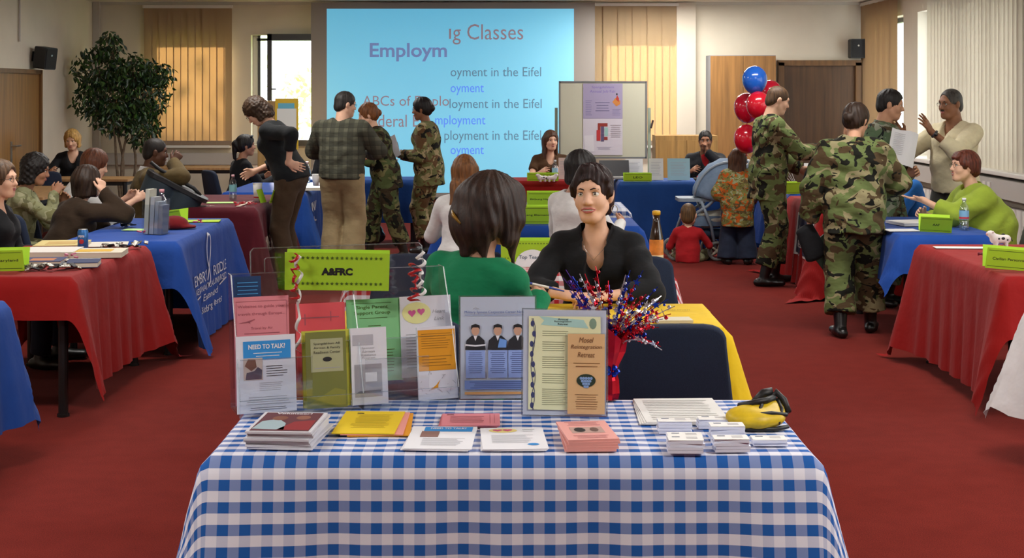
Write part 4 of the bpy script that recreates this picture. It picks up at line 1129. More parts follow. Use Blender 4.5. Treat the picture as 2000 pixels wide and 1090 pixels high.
for ob in [o for o in bpy.data.objects if o.name.startswith('trousers') and o.data.materials and o.data.materials[0] == khaki]:
    pr = ob.parent
    s_ = pr.scale.x
    MB().tube([(.172 * math.cos(t), .128 * math.sin(t), .985) for t in [2 * math.pi * i / 24 for i in range(25)]], .012, 6, False).build('belt', mat('belt_leather', '2a2019', .5), pr, True)
person('woman soldier with reddish hair in a bun leaning left, beside the man in plaid', (-1.30, 15.25, 0), 96, H=1.64, fem=True, lean=14, pitch=14, top=camE, bag=.022, hem=-.20, hair='bun', hairc='6f4320', sk='fair', pants=camE, boots=True, shoe=boot, neck='bdu', hands=[(-.14, .36, 1.12), (.12, .38, 1.12)], curl=(60, 60), feet=[(-.12, -.20), (.10, .16)], cvox=.013)
p11, J11 = person('woman soldier with black pinned hair standing in front of the slide holding papers', (-.88, 15.75, 0), 78, H=1.68, fem=True, lean=4, pitch=6, top=camD, bag=.024, hem=-.20, hair='bun', hairc='14100e', sk='brown', pants=camD, boots=True, shoe=boot, neck='bdu', glasses=True, hands=[(-.12, .25, 1.05), (.14, .27, 1.03)], elbows=[(-.5, -.8, -.5), (.5, -.8, -.5)], curl=(65, 65), cvox=.013)
sitter('seated woman in black behind the man in plaid, mostly hidden', -2.12, 17.62, 178, 'navy chair behind the blue table, under the hidden woman in black', H=1.62, fem=True, lean=12, pitch=14, top=blk, neck='vee', hair='bob', hairc='1b1410', sk='tan', pants=denim, vox=.009, cvox=.014)

# --- back right
sitter('brown-haired woman in a dark brown blouse seated in front of the whiteboard', .44, 17.32, 184, 'navy chair under the woman in the brown blouse', H=1.62, fem=True, lean=6, yaw=12, top=brownb, sleeve='short', neck='vee', collar=brownb, hair='long', hairc='4a2f1e', sk='fair', pants=denim, hands=[(-.1, .40, .80), (.14, .40, .80)], wide=1.1, vox=.008, cvox=.013)
p17, J17 = sitter('man in a black suit and red shirt with one hand on his mouth', 2.27, 17.42, 172, 'navy chair under the man in the black suit', H=1.64, lean=10, pitch=4, top=suit, bag=.014, neck='vee', hair='short', fringe=.018, hairc='17110f', sk='brown', pants=suit, hands=[(-.02, .27, 1.02), (.16, .38, .80)], elbows=[(-.9, .4, -.9), None], hand_dir=[(.1, -.1, 1), None], curl=(70, 40), smile=True, vox=.008, cvox=.013)

S = Sdf().seg(J17['T'](0, .055, .46), J17['T'](0, .105, .22), (.050, .03), (.028, .03), (1, 0, 0), .01)
mobj('red_shirt', S.mesh('red_shirt', .010), reds, p17)
# --- children and stroller group
sitter('toddler in a red jumper sitting on the carpet', 1.765, 14.92, -14, None, H=1.06, seat=.0, child=1.30, top=reds, hair='buzz', hairc='5c4428', sk='fair', pants=camL, hands=[(-.14, .20, .18), (.16, .22, .22)], lean=6, vox=.006, cvox=.009, knee_w=.3)
person('child in an orange camouflage smock with long brown hair, beside the stroller', (2.24, 14.75, 0), -6, H=1.12, fem=True, child=1.15, top=camO, hem=-.36, bag=.035, hair='long', hairc='4a2f1b', sk='fair', pants=denim, yaw=-10, pitch=8, hands=[(-.16, .14, .66), (.15, .2, .62)], vox=.007, cvox=.010)

# --- right side
p20, J20 = person('tall soldier with cropped brown hair reaching out over the red table', (2.27, 13.18, 0), -82, H=1.81, lean=3, pitch=18, top=camA, bag=.024, hem=-.22, hair='buzz', hairc='4d3723', sk='fair', pants=camA, boots=True, shoe=boot, neck='bdu',
    hands=[(-.16, .36, 1.02), (.12, .47, 1.19)], elbows=[(-.5, -.6, -.6), (.5, -.6, -.8)], hand_dir=[(0, .8, -.5), (.05, 1, .05)], palm=[(.9, 0, -.3), (-.3, 0, -1)], curl=(65, 25), feet=[(-.12, .10), (.11, -.08)], vox=.0065, cvox=.010, wrink=.008)
p21, J21 = person('woman soldier seen from behind with dark hair in a bun', (2.40, 10.42, 0), -8, H=1.66, fem=True, lean=6, yaw=-34, pitch=14, top=camB, bag=.036, hem=-.20, hair='bun', hairc='2b1c12', sk='light', pants=camB, boots=True, shoe=boot, neck='bdu', wide=1.12, waist=.155,
    hands=[(-.30, .08, .80), (.20, .30, .98)], elbows=[(-.8, -.5, -.2), (.9, -.4, -.4)], curl=(60, 50), feet=[(-.10, -.10), (.13, .16)], vox=.006, cvox=.009, wrink=.009)
p22, J22 = person('soldier with short black hair reading a white sheet, facing right', (2.97, 11.92, 0), -128, H=1.77, lean=2, pitch=10, yaw=24, top=camC, bag=.024, hem=-.22, hair='short', hairc='15110f', sk='olive', pants=camC, boots=True, shoe=boot, neck='bdu', collar=camC,
    hands=[(.06, .25, 1.06), (.48, -.06, 1.32)], elbows=[(-.6, -.4, -.7), (.3, -.3, -.9)], hand_dir=[(.2, .9, .4), (.2, .2, .9)], curl=(60, 40), vox=.0065, cvox=.010)
p23, J23 = person('man in a cream shirt with moustache and glasses gesturing with both hands', (3.60, 12.05, 0), 122, H=1.77, lean=2, pitch=4, yaw=-4, top=cream, bag=.020, hem=-.06, sleeve='tq', neck='vee', collar=cream, hair='thin', fringe=.036, hairc='3a3632', sk='brown', pants=greyw, glasses=True, mous='1a1512', belly=.03,
    hands=[(-.10, .40, 1.40), (.16, .42, 1.36)], elbows=[(-.7, -.2, -.9), (.7, -.2, -.9)], hand_dir=[(-.1, .6, .6), (.1, .7, .5)], palm=[(.9, .2, -.2), (-.9, .2, -.2)], curl=(14, 14), spread=1.6, vox=.0055, cvox=.010, brow='1a1512')
p24, J24 = sitter('woman in a lime green shirt with short auburn hair and glasses, palm held out', 3.52, 10.92, 92, None, H=1.72, fem=True, lean=18, pitch=-4, yaw=4, top=lime, wide=1.28, belly=.10, waist=.20, bag=.030, sleeve='tq', hair='short', hairc='59291a', sk='fair', pants=denim, glasses=True, smile=True,
    hands=[(-.16, .56, .93), (.18, .44, .80)], elbows=[(-.8, -.2, -.8), (.7, -.3, -.6)], hand_dir=[(0, 1, .12), None], palm=[(0, 0, 1), None], curl=(8, 35), vox=.006, cvox=.010, fringe=.0, wrink=.007,
    extra=[((0, -.06, .03), (0, -.075, -.03), (.08, .045), (.065, .035)), ((-.07, .0, .03), (-.078, -.01, -.04), (.02, .045), (.012, .03)), ((.07, .0, .03), (.078, -.01, -.04), (.02, .045), (.012, .03)), ((0, .06, .085), (0, .085, .062), (.055, .02), (.05, .012))])
sitter('person in a bright blue shirt bent forward behind the white sheet', 3.47, 12.6, 105, 'navy chair under the person in the bright blue shirt', H=1.68, lean=26, pitch=45, top=blues, bag=.014, hair='short', hairc='1c1512', sk='tan', pants=denim, hands=[(-.14, .55, .80), (.14, .55, .80)], vox=.009, cvox=.012)
# ================================================================= things on and around the tables
from mathutils.bvhtree import BVHTree
ink = mat('black_ink', '1d1d1f', .7); inkg = mat('grey_ink', 'a6a6ac', .8); inkb = mat('blue_ink', '2d4f9c', .7); inkd = mat('dark_green_ink', '47641a', .7); inkr = mat('rose_ink', 'a85a66', .7); inkw = mat('white_ink', 'e6e8ee', .7)
def paper(c): return mat('paper_' + c, c, .75)
limep = paper('a9d62c')
def lines(parent, m, x0, x1, ztop, zbot, n, y=-.0009, ragged=.25, seed=1, center=False, name='printed_lines'):
    rnd = random.Random(seed); q = MB(); st = (ztop - zbot) / n
    for i in range(n):
        w = (x1 - x0) * (1 - rnd.random() * ragged); z = ztop - (i + .5) * st
        a = (x0 + x1) / 2 - w / 2 if center else x0
        q.rect(a, a + w, z - st * .11, z + st * .11, y)
    return q.build(name, m, parent)

def page(name, label, cat, loc, w, h, m, rotz=0, tilt=0, th=.002, group=None):
    """upright sheet: local x right, z up from its lower edge, printed face towards -y"""
    r = thing(name, label, cat, loc, (R(tilt), 0, R(rotz)), group)
    MB().box((0, th / 2, h / 2), (w, th, h)).build('sheet', m, r)
    return r
def flat(name, label, cat, loc, w, h, m, rotz=0, th=.002, group=None):
    """sheet lying face up; local origin at its centre, local z runs away from the camera"""
    r = thing(name, label, cat, (loc[0], loc[1], loc[2] + th), (R(-90), 0, R(rotz)), group)
    MB().box((0, th / 2, 0), (w, th, h)).build('sheet', m, r)
    return r

def star_pts(cx, cz, r, k=.42):
    return [(cx + (r if i % 2 == 0 else r * k) * math.sin(i * math.pi / 5), cz + (r if i % 2 == 0 else r * k) * math.cos(i * math.pi / 5)) for i in range(10)]
def tent(label, loc, w, h, text, rotz=0, stars=0, roll=0, tw=.5, th_=.2, spread=.35, bold=.01):
    r = thing('tent_card', label, 'sign', loc, (0, R(roll), R(rotz)), 'lime green tent cards')
    d = h * spread
    for s_, nm in ((-1, 'front_panel'), (1, 'back_panel')):
        M = Matrix.Translation((0, s_ * d, 0)) @ Matrix.Rotation(s_ * math.atan2(d, h) * -1, 4, 'X')
        L = math.hypot(h, d)
        o = MB().box((0, 0, L / 2), (w, .0012, L)).build(nm, limep, r, M=M)
        if s_ < 0:
            for zz in (.12, .88):
                if stars:
                    q = MB()
                    for i in range(stars): q.poly(star_pts(-w * .42 + w * .84 * i / (stars - 1), L * (.18 if zz < .5 else .86), w * .019), -.0018, .0006)
                    q.build('star_border', inkd, o)
                else:
                    MB().rect(-w * .46, w * .46, L * zz - .0016, L * zz + .0016, -.001).build('border_line', inkd, o)
            if text: txt(text, o, ink, 0, L * .5, w * tw, L * th_, y=-.0014, bold=bold)
    return r

def conform(ob, cl, axis=0, sgn=1, eps=.012):
    """lay flat lettering onto the folds of the cloth behind it"""
    bpy.context.view_layer.update()
    me = cl.data; bv = BVHTree.FromPolygons([cl.matrix_world @ v.co for v in me.vertices], [tuple(p.vertices) for p in me.polygons])
    mw = ob.matrix_world; inv = mw.inverted(); d = Vector((0, 0, 0)); d[axis] = -sgn
    for v in ob.data.vertices:
        p = mw @ v.co; o = p.copy(); o[axis] += sgn * .5
        h_, n_, i_, _ = bv.ray_cast(o, d, 1.2)
        if h_: h_[axis] += sgn * eps; v.co = inv @ h_
def on_cloth(s, cl, xyz, w, h, m, rot, sgn, **k):
    o = txt(s, cl, m, 0, 0, w, h, y=0, M=Matrix.Translation(Vector(xyz) - cl.location) @ Matrix.Rotation(R(rot), 4, 'Z'), **k)
    conform(o, cl, 0, sgn); return o

# ---------------------------------------------------------------- leaflet holder on the gingham table
HROT = 19.5
HB = Vector((-.485, 4.465, .749))
ca, sa = math.cos(R(HROT)), math.sin(R(HROT))
def hp(x, y, z): return Vector((HB.x + x * ca - y * sa, HB.y + x * sa + y * ca, HB.z + z))
hd = thing('leaflet_holder', 'clear acrylic leaflet holder full of brochures on the gingham table', 'leaflet holder', HB, R(HROT))
hw = .335
for x in (-hw, .035, hw):
    q = MB(); pts = [(-.02, 0), (.15, 0), (.20, .40), (.145, .40), (.05, .22), (-.02, .05)]
    k = len(pts); q.add([(x - .0015, p[0], p[1]) for p in pts] + [(x + .0015, p[0], p[1]) for p in pts], [tuple(range(k)), tuple(range(2 * k - 1, k - 1, -1))] + [(i, i + k, (i + 1) % k + k, (i + 1) % k) for i in range(k)])
    sp = q.build('side_panel' if abs(x) > .1 else 'divider', acryl, hd)
    MB().tube([(x, p[0], p[1]) for p in pts[2:]], .0022, 5).build('polished_edge', acryl_edge, sp)
bp_ = MB().box((0, 0, .20), (2 * hw, .003, .40)).build('back_panel', acryl, hd, M=Matrix.Translation((0, .15, 0)) @ Matrix.Rotation(R(-7), 4, 'X'))
MB().tube([(-hw, -.002, .40), (hw, -.002, .40)], .002, 5).build('polished_edge', acryl_edge, bp_)
up = MB().rbox((.01, 0, .40), (.55, .003, .15), .018, 'y').build('upper_panel', acryl, hd, M=Matrix.Translation((0, .16, 0)) @ Matrix.Rotation(R(-7), 4, 'X'))
MB().tube([(-.265, 0, .33), (-.265, 0, .465), (-.255, 0, .475), (.275, 0, .475), (.285, 0, .465), (.285, 0, .33)], .0022, 5).build('polished_edge', acryl_edge, up)
MB().tube([(-.17, 0, .445), (-.215, 0, .445), (-.222, 0, .44), (-.222, 0, .40)], .002, 5).build('polished_edge', acryl_edge, up)
MB().box((0, .065, .003), (2 * hw, .17, .005)).build('base', acryl, hd)
for nm, x0, x1, y, z0, z1 in (('front_lip', -hw, hw, -.018, .0, .05), ('pocket_front', -hw, hw, .045, .06, .20), ('pocket_front', -hw, -.12, -.018, .05, .17), ('pocket_front', .04, .24, -.018, .05, .15)):
    lp_ = MB().box(((x0 + x1) / 2, y, (z0 + z1) / 2), (x1 - x0, .0025, z1 - z0)).build(nm, acryl, hd)
    MB().tube([(x0, y, z1), (x1, y, z1)], .0016, 5).build('polished_edge', acryl_edge, lp_)
TL = -8
def brochure(name, label, px, py_top, py_bot, wpx, m, y, lift=None, grp='leaflets in the acrylic holder', th=.003):
    """sheet standing in the holder at depth y behind its front lip"""
    # solve for the x on the holder whose column is px
    x = 0.0
    for _ in range(20):
        p = hp(x, y, .1); x += ((px - CX) * p.y / FPX - p.x) / ca * .9
    p = hp(x, y, 0); zb = CAMH - (py_bot - CY0) * p.y / FPX; zt = CAMH - (py_top - CY0) * (p.y + .03) / FPX
    return page(name, label, 'leaflet', (p.x, p.y, max(zb, .757)), wpx * p.y / FPX / ca, (zt - max(zb, .757)) / math.cos(R(TL)), m, HROT, TL, th, grp), wpx * p.y / FPX / ca, zt - max(zb, .757)
pinkp, corp, whp, grp_, orp, yelp, olp = paper('e08a94'), paper('e2565e'), paper('dfe0ea'), paper('86c98c'), paper('e39a1a'), paper('e8c81a'), paper('767a3c')
skyp = paper('2f8fd8')
r, w, h = brochure('leaflet', 'dark blue leaflet with pale blue print at the left end of the holder', 488, 541, 760, 50, paper('173a66'), .125); lines(r, paper('4aa0e0'), -w * .4, w * .4, h * .97, h * .8, 5, seed=4, center=True)
r, w, h = brochure('leaflet', 'pink sheet about websites and travel through Europe in the holder', 515, 580, 790, 102, pinkp, .085)
txt('Websites to guide your', r, inkr, 0, h * .915, w * .86, .011); txt('travels through Europe...', r, inkr, 0, h * .845, w * .86, .011); txt('Travel by Air', r, inkr, 0, h * .71, w * .4, .010)
lines(r, inkr, -w * .38, w * .38, h * .68, h * .5, 6, seed=5, center=True)
q = MB(); b_ = .0007
for a in ((-w * .46, w * .46, h * .965, h * .968), (-w * .46, -w * .455, h * .4, h * .967), (w * .455, w * .46, h * .4, h * .967)): q.rect(*a, -.001)
q.build('border_line', inkr, r)
q = MB(); q.poly([(-w * .42, h * .765), (-w * .28, h * .778), (-w * .13, h * .80), (-w * .12, h * .795), (-w * .22, h * .77), (-w * .2, h * .755), (-w * .24, h * .768)], -.0012, .0004); q.build('aeroplane_print', inkr, r)
r, w, h = brochure('leaflet', 'white flyer with a bright blue need-to-talk heading in the holder', 522, 655, 812, 110, whp, .004)
MB().rect(-w * .38, w * .42, h * .69, h * .94, -.0008).build('blue_banner', skyp, r); txt('NEED TO TALK?', r, inkw, .003, h * .865, w * .62, .014, y=-.0016, bold=.03)
lines(r, inkw, -w * .22, w * .28, h * .80, h * .72, 2, y=-.0016, center=True)
q = MB(); q.rect(-w * .38, -w * .06, h * .43, h * .72, -.0010); q.build('photo_print', paper('c9b8b0'), r)
MB().poly([(-w * .36, h * .62), (-w * .3, h * .71), (-w * .18, h * .70), (-w * .16, h * .60), (-w * .25, h * .55)], -.0016, .0004).build('photo_hand', paper('7a5346'), r)
MB().poly([(-w * .35, h * .44), (-w * .33, h * .53), (-w * .2, h * .55), (-w * .14, h * .60), (-w * .07, h * .56), (-w * .08, h * .44)], -.0014, .0004).build('photo_sleeve', paper('4c4a5c'), r)
lines(r, ink, -w * .0, w * .36, h * .62, h * .46, 5, seed=2); lines(r, inkg, -w * .12, w * .3, h * .40, h * .28, 5, seed=3); lines(r, inkg, -w * .38, w * .42, h * .22, h * .10, 4, seed=6, center=True); lines(r, ink, -w * .3, w * .34, h * .08, h * .03, 2, seed=7, center=True)
r, w, h = brochure('leaflet', 'coral red folded sheet in the holder', 630, 592, 750, 92, corp, .10); lines(r, inkr, -w * .4, w * .4, h * .86, h * .80, 1); MB().rect(-w * .33, -w * .31, h * .74, h * .88, -.001).build('staple_line', inkr, r); MB().rect(w * .2, w * .215, h * .78, h * .9, -.001).build('staple_line', inkr, r)
r, w, h = brochure('leaflet', 'bright yellow edged leaflets behind the olive booklet', 640, 645, 803, 88, paper('c9c94a'), .022, th=.012)
r, w, h = brochure('leaflet', 'olive green booklet with a pale title panel in the holder', 640, 648, 806, 76, olp, .006)
MB().rect(-w * .38, w * .42, h * .48, h * .92, -.0008).build('title_panel', paper('a9ab86'), r)
for i, s_ in enumerate(('Spangdahlem AB', 'Airman & Family', 'Readiness Center')): txt(s_, r, ink, .003, h * (.85 - i * .055), w * .66, .008, y=-.0014)
q = MB(); q.lathe([(0, 0), (.014, 0), (.014, .0006), (0, .0006)], 14, (.003, -.0012, h * .645), M=Matrix.Diagonal((1, 1, .5)) @ Matrix.Rotation(R(90), 3, 'X')); q.build('emblem_print', ink, r); lines(r, inkg, -w * .3, w * .34, h * .55, h * .51, 1, y=-.0014, center=True)
MB().poly([(-w * .45, h * .05), (w * .46, h * .03), (w * .46, h * .22), (w * .2, h * .26), (-w * .45, h * .06)], -.0009, .0003).build('swirl_print', paper('8a8a3a'), r)
r, w, h = brochure('leaflet', 'green single parent support group sheet in the holder', 735, 584, 745, 104, grp_, .105)
txt('Single Parent', r, inkd, -.006, h * .905, w * .58, .013, bold=.01); txt('Support Group', r, inkd, -.006, h * .835, w * .66, .013, bold=.01); lines(r, inkd, -w * .28, w * .25, h * .79, h * .76, 1, center=True); lines(r, inkd, -w * .12, w * .12, h * .70, h * .66, 1, center=True)
MB().rect(-w * .4, w * .32, h * .955, h * .96, -.001).build('border_line', inkd, r); lines(r, inkd, w * .18, w * .36, h * .4, h * .1, 8)
r, w, h = brochure('leaflet', 'white and grey sponsor programme booklet in the holder', 724, 640, 798, 68, whp, .012, th=.012)
MB().rect(-w * .45, w * .12, h * .78, h * .92, -.0008).build('grey_print', paper('b3b3be'), r); MB().rect(-w * .42, w * .34, h * .1, h * .53, -.0008).build('grey_print', paper('a5a3ac'), r); MB().rect(-w * .12, w * .2, h * .30, h * .42, -.0012).build('picture_print', paper('dddde4'), r)
for i, s_ in enumerate(('Sponsor', 'Airman', 'Assistance', 'Program')): txt(s_, r, inkg, -w * .02, h * (.74 - i * .043), w * (.36 + .06 * (i == 2)), .008, y=-.0014)
MB().poly([(-w * .42, h * .145), (w * .3, h * .155), (w * .3, h * .185), (-w * .3, h * .18)], -.0014, .0003).build('pen_print', paper('6a6a74'), r)
r, w, h = brochure('leaflet', 'white heart link sheet with two pink hearts in the holder', 836, 578, 735, 98, paper('e4e3ec'), .10)
MB().lathe([(0, 0), (w * .28, 0), (w * .28, .0005), (0, .0005)], 20, (-w * .18, -.0008, h * .80), M=Matrix.Diagonal((1, 1, .72)) @ Matrix.Rotation(R(90), 3, 'X')).build('halo_print', paper('e9e6a0'), r)
def heart(cx, cz, s_):
    return [(cx + s_ * .062 * 16 * math.sin(t) ** 3, cz + s_ * .062 * (13 * math.cos(t) - 5 * math.cos(2 * t) - 2 * math.cos(3 * t) - math.cos(4 * t))) for t in [2 * math.pi * i / 24 for i in range(24)]]
for dx_, cc in ((-.27, 'd05a94'), (-.09, 'd9659c')): MB().poly(heart(w * dx_, h * (.80 if dx_ < -.2 else .815), .0125), -.0016 - abs(dx_) * .002, .0004).build('heart_print', paper(cc), r)
txt('Heart', r, inkg, w * .26, h * .81, w * .26, .011, shear=.3); txt('Link', r, inkg, w * .26, h * .72, w * .2, .011, shear=.3); lines(r, inkg, -w * .4, -w * .05, h * .55, h * .1, 12)
r, w, h = brochure('leaflet', 'orange and white folded brochures at the right end of the holder', 857, 638, 793, 74, whp, .018, th=.012)
MB().rect(-w * .48, w * .48, h * .40, h * .97, -.0008).build('orange_print', orp, r); lines(r, paper('9c6a10'), -w * .4, w * .4, h * .93, h * .70, 7, y=-.0014); lines(r, paper('9c6a10'), -w * .4, w * .4, h * .62, h * .45, 4, y=-.0014)
q = MB(); rnd = random.Random(5)
for _ in range(14):
    a = Vector((rnd.uniform(-.42, .42) * w, -.0014, rnd.uniform(.06, .36) * h)); q.tube([a, a + Vector((rnd.uniform(-.1, .1) * w, 0, rnd.uniform(-.06, .06) * h))], .0006, 4)
q.build('doodle_print', inkg, r); MB().poly([(-w * .2, h * .14), (-w * .05, h * .2), (w * .06, h * .27), (0, h * .2), (-.0, h * .16)], -.0014, .0004).build('orange_mark', orp, r)

tent('lime green tent card reading A&FRC on top of the leaflet holder', hp(-.012, .13, pxZ(568, 4.55) - .749), .318, .118, 'A&FRC', 4, 19, 1.2, .30, .20, .2, .06)
# curled ribbons
ribr, ribw = mat('red_ribbon', 'b0141c', .3, coat=.3), mat('white_ribbon', 'e2e2e0', .35, coat=.3)
def ribbon(label, x, y, z, ln, m, ph, rr=.014):
    p0 = W(x, z, y); q = MB(); n = 60; pts = []
    for i in range(n):
        t = i / n; pts.append(p0 + Vector((rr * math.sin(t * 30 + ph) * (.6 + .4 * math.sin(t * 9)), rr * .6 * math.cos(t * 30 + ph), -ln * t + .004 * math.sin(t * 40))))
    prev = [(p[0], p[1], p[2]) for p in pts]
    vs = []
    for i, p in enumerate(prev): vs += [(p[0] - .004, p[1], p[2] + .003), (p[0] + .004, p[1], p[2] - .003)]
    q.add([Vector(v) - p0 for v in vs], [(2 * i, 2 * i + 1, 2 * i + 3, 2 * i + 2) for i in range(n - 1)])
    o = q.build('curling_ribbon', m, None, True); o.location = p0
    mod = o.modifiers.new('thickness', 'SOLIDIFY'); mod.thickness = .0009
    setp(o, label, 'ribbon', 'curled ribbons on the leaflet holder')
ribbon('curled red ribbon hanging left of the lime green card', 575, 4.50, 497, .14, ribr, 0)
ribbon('curled white ribbon hanging left of the lime green card', 583, 4.51, 500, .30, ribw, 2, .011)
ribbon('curled white ribbon hanging right of the lime green card', 822, 4.57, 492, .14, ribw, 1)
ribbon('curled red ribbon hanging right of the lime green card', 810, 4.57, 515, .12, ribr, 3, .02)

# ---------------------------------------------------------------- sign holders
def sign_holder(label, px0, px1, ytop, ybot, Y, rotz):
    p = W((px0 + px1) / 2, ybot, Y); w = (px1 - px0) * Y / FPX; h = (ybot - ytop) * Y / FPX
    r = thing('sign_holder', label, 'sign holder', (p.x, p.y, .7505), (R(-6), 0, R(rotz)), 'slanted acrylic sign holders')
    MB().box((0, 0, h / 2), (w, .002, h)).build('front_panel', acryl, r); MB().box((0, .007, h / 2), (w, .002, h)).build('rear_panel', acryl, r)
    MB().tube([(-w / 2, .003, .002), (-w / 2, .003, h), (w / 2, .003, h), (w / 2, .003, .002)], .002, 5).build('polished_edge', acryl_edge, r)
    MB().box((0, .045, .004), (w, .09, .003), M=Matrix.Rotation(R(6), 3, 'X')).build('foot', acryl, r)
    return r, w, h
r, w, h = sign_holder('acrylic sign holder with the career network poster and three suited figures', 897, 1048, 577, 778, 4.60, 2)
MB().box((0, .0035, h / 2), (w * .97, .001, h * .98)).build('poster_sheet', paper('dfe3f0'), r)
F = -.0016
txt('Military Spouse Corporate Career Network', r, inkb, 0, h * .84, w * .86, .0105, y=F); MB().rect(-w * .43, w * .43, h * .812, h * .816, F).build('underline', inkb, r); q = MB().tube([(-w * .32, F, h * .875), (-w * .29, F, h * .885), (-w * .24, F, h * .875)], .0008, 4); q.build('swoosh_print', inkg, r)
for i, cx_ in enumerate((-.29, 0.0, .26)):
    cx_ *= w; bz = h * .48
    MB().poly([(cx_ - .032, bz), (cx_ - .028, bz + h * .09), (cx_ - .012, bz + h * .135), (cx_ + .012, bz + h * .135), (cx_ + .028, bz + h * .09), (cx_ + .032, bz)], F, .0003).build('suit_print', paper('23232a'), r)
    MB().poly([(cx_ - .006, bz + h * .135), (cx_, bz + h * .085), (cx_ + .006, bz + h * .135)], F - .0004, .0003).build('shirt_print', paper('e8e8ee'), r)
    MB().lathe([(0, 0), (.0125, 0), (.0125, .0003), (0, .0003)], 14, (cx_, F - .0004, bz + h * .185), M=Matrix.Diagonal((1, 1, 1.25)) @ Matrix.Rotation(R(90), 3, 'X')).build('face_print', paper('c99d84'), r)
    MB().poly([(cx_ - .014, bz + h * .19), (cx_ - .013, bz + h * .235), (cx_, bz + h * .25), (cx_ + .013, bz + h * .235), (cx_ + .014, bz + h * .195), (cx_ + .008, bz + h * .215), (cx_ - .008, bz + h * .215)], F - .0008, .0003).build('hair_print', paper('1d1a1c'), r)
    if i == 0: MB().poly([(cx_ - .032, bz + h * .055), (cx_, bz + h * .045), (cx_ + .032, bz + h * .055), (cx_ + .032, bz + h * .04), (cx_, bz + h * .03), (cx_ - .032, bz + h * .04)], F - .0004, .0003).build('book_print', paper('dfe0e8'), r)
    if i == 1: MB().poly([(cx_ + .0, bz + h * .02), (cx_ + .006, bz + h * .11), (cx_ + .028, bz + h * .09), (cx_ + .026, bz + h * .02)], F - .0004, .0003).build('folder_print', paper('6d9be0'), r)
    MB().rect(cx_ - w * .125, cx_ + w * .125, h * .21, h * .475, F).build('blue_panel', paper('8fa6de'), r); lines(r, paper('2f3c78'), cx_ - w * .10, cx_ + w * .10, h * .46, h * .25, 11, y=F - .0006, seed=i, center=True)
MB().rect(-w * .43, w * .43, h * .10, h * .185, F).build('blue_banner', paper('7f9ad8'), r); lines(r, paper('26336e'), -w * .38, w * .38, h * .18, h * .105, 4, y=F - .0006, center=True); MB().rect(-w * .43, w * .43, h * .05, h * .075, F).build('orange_banner', paper('e8b070'), r)
r, w, h = sign_holder('acrylic sign holder with the Mosel retreat notice and apricot leaflets', 1018, 1186, 612, 820, 4.36, -5)
MB().box((0, .0035, h / 2), (w * .97, .001, h * .98)).build('poster_sheet', paper('dcdfec'), r)
MB().rect(-w * .42, w * .42, h * .06, h * .93, F).build('cream_panel', paper('e3e7bd'), r)
F2 = F - .0006
MB().poly([(-w * .30, h * .93), (-w * .1, h * .915), (w * .22, h * .90), (w * .28, h * .82), (w * .1, h * .83), (-w * .28, h * .85), (-w * .24, h * .89)], F2, .0003).build('ribbon_banner', paper('a8d2cc'), r)
for i, s_ in enumerate(('Annual', 'Reintegration', 'Retreat')): txt(s_, r, ink, -w * .02, h * (.903 - i * .022), w * (.12 if i != 1 else .2), .006, y=F2 - .0006)
q = MB(); rnd = random.Random(3)
for i in range(9): q.sphere((-w * .37 + rnd.uniform(-.004, .004), F2, h * (.10 + .095 * i)), (.0055, .0008, .009), 8)
q.tube([(-w * .37 + .006 * math.sin(i), F2, h * (.06 + .085 * i)) for i in range(11)], .0009, 4); q.tube([(-w * .36 - .006 * math.sin(i * 1.3), F2, h * (.06 + .085 * i)) for i in range(11)], .0008, 4)
q.build('vine_print', paper('3a4270'), r); MB().sphere((w * .33, F2, h * .865), (.011, .0006, .016), 8).build('crest_print', paper('7f9a86'), r)
for a, b_, n in ((.80, .74, 3), (.70, .60, 5), (.56, .44, 6), (.40, .30, 5), (.26, .10, 9)): lines(r, paper('6d7358'), -w * .26, w * .06, h * a, h * b_, n, y=F2, seed=n)
lf = MB().box((w * .25, -.010, h * .395), (w * .48, .012, h * .77)).build('leaflet_pocket', acryl, r)
lb = MB().box((w * .255, -.010, h * .40), (w * .43, .008, h * .74)).build('apricot_leaflets', paper('ecbd84'), r)
F3 = -.0155
for i, s_ in enumerate(('Mosel', 'Reintegration', 'Retreat')): txt(s_, lb, paper('7a4a22'), w * .255, h * (.715 - i * .068), w * (.17 if i == 0 else .36 if i == 1 else .2), .015, y=F3, shear=.25)
lines(lb, paper('9a6a3a'), w * .10, w * .42, h * .515, h * .455, 2, y=F3, center=True); lines(lb, paper('9a6a3a'), w * .12, w * .40, h * .22, h * .07, 7, y=F3, center=True)
MB().lathe([(0, 0), (.028, 0), (.028, .0003), (0, .0003)], 20, (w * .255, F3, h * .34), M=Matrix.Diagonal((1, 1, .68)) @ Matrix.Rotation(R(90), 3, 'X')).build('oval_print', paper('17301e'), lb)
q = MB()
for j in range(4):
    for i in range(5 - j): q.sphere((w * .255 + (i - (4 - j) / 2) * .0075, F3 - .0006, h * .36 - j * .008), (.0042, .0006, .0042), 8)
q.build('grape_print', paper('7f9cc8'), lb)

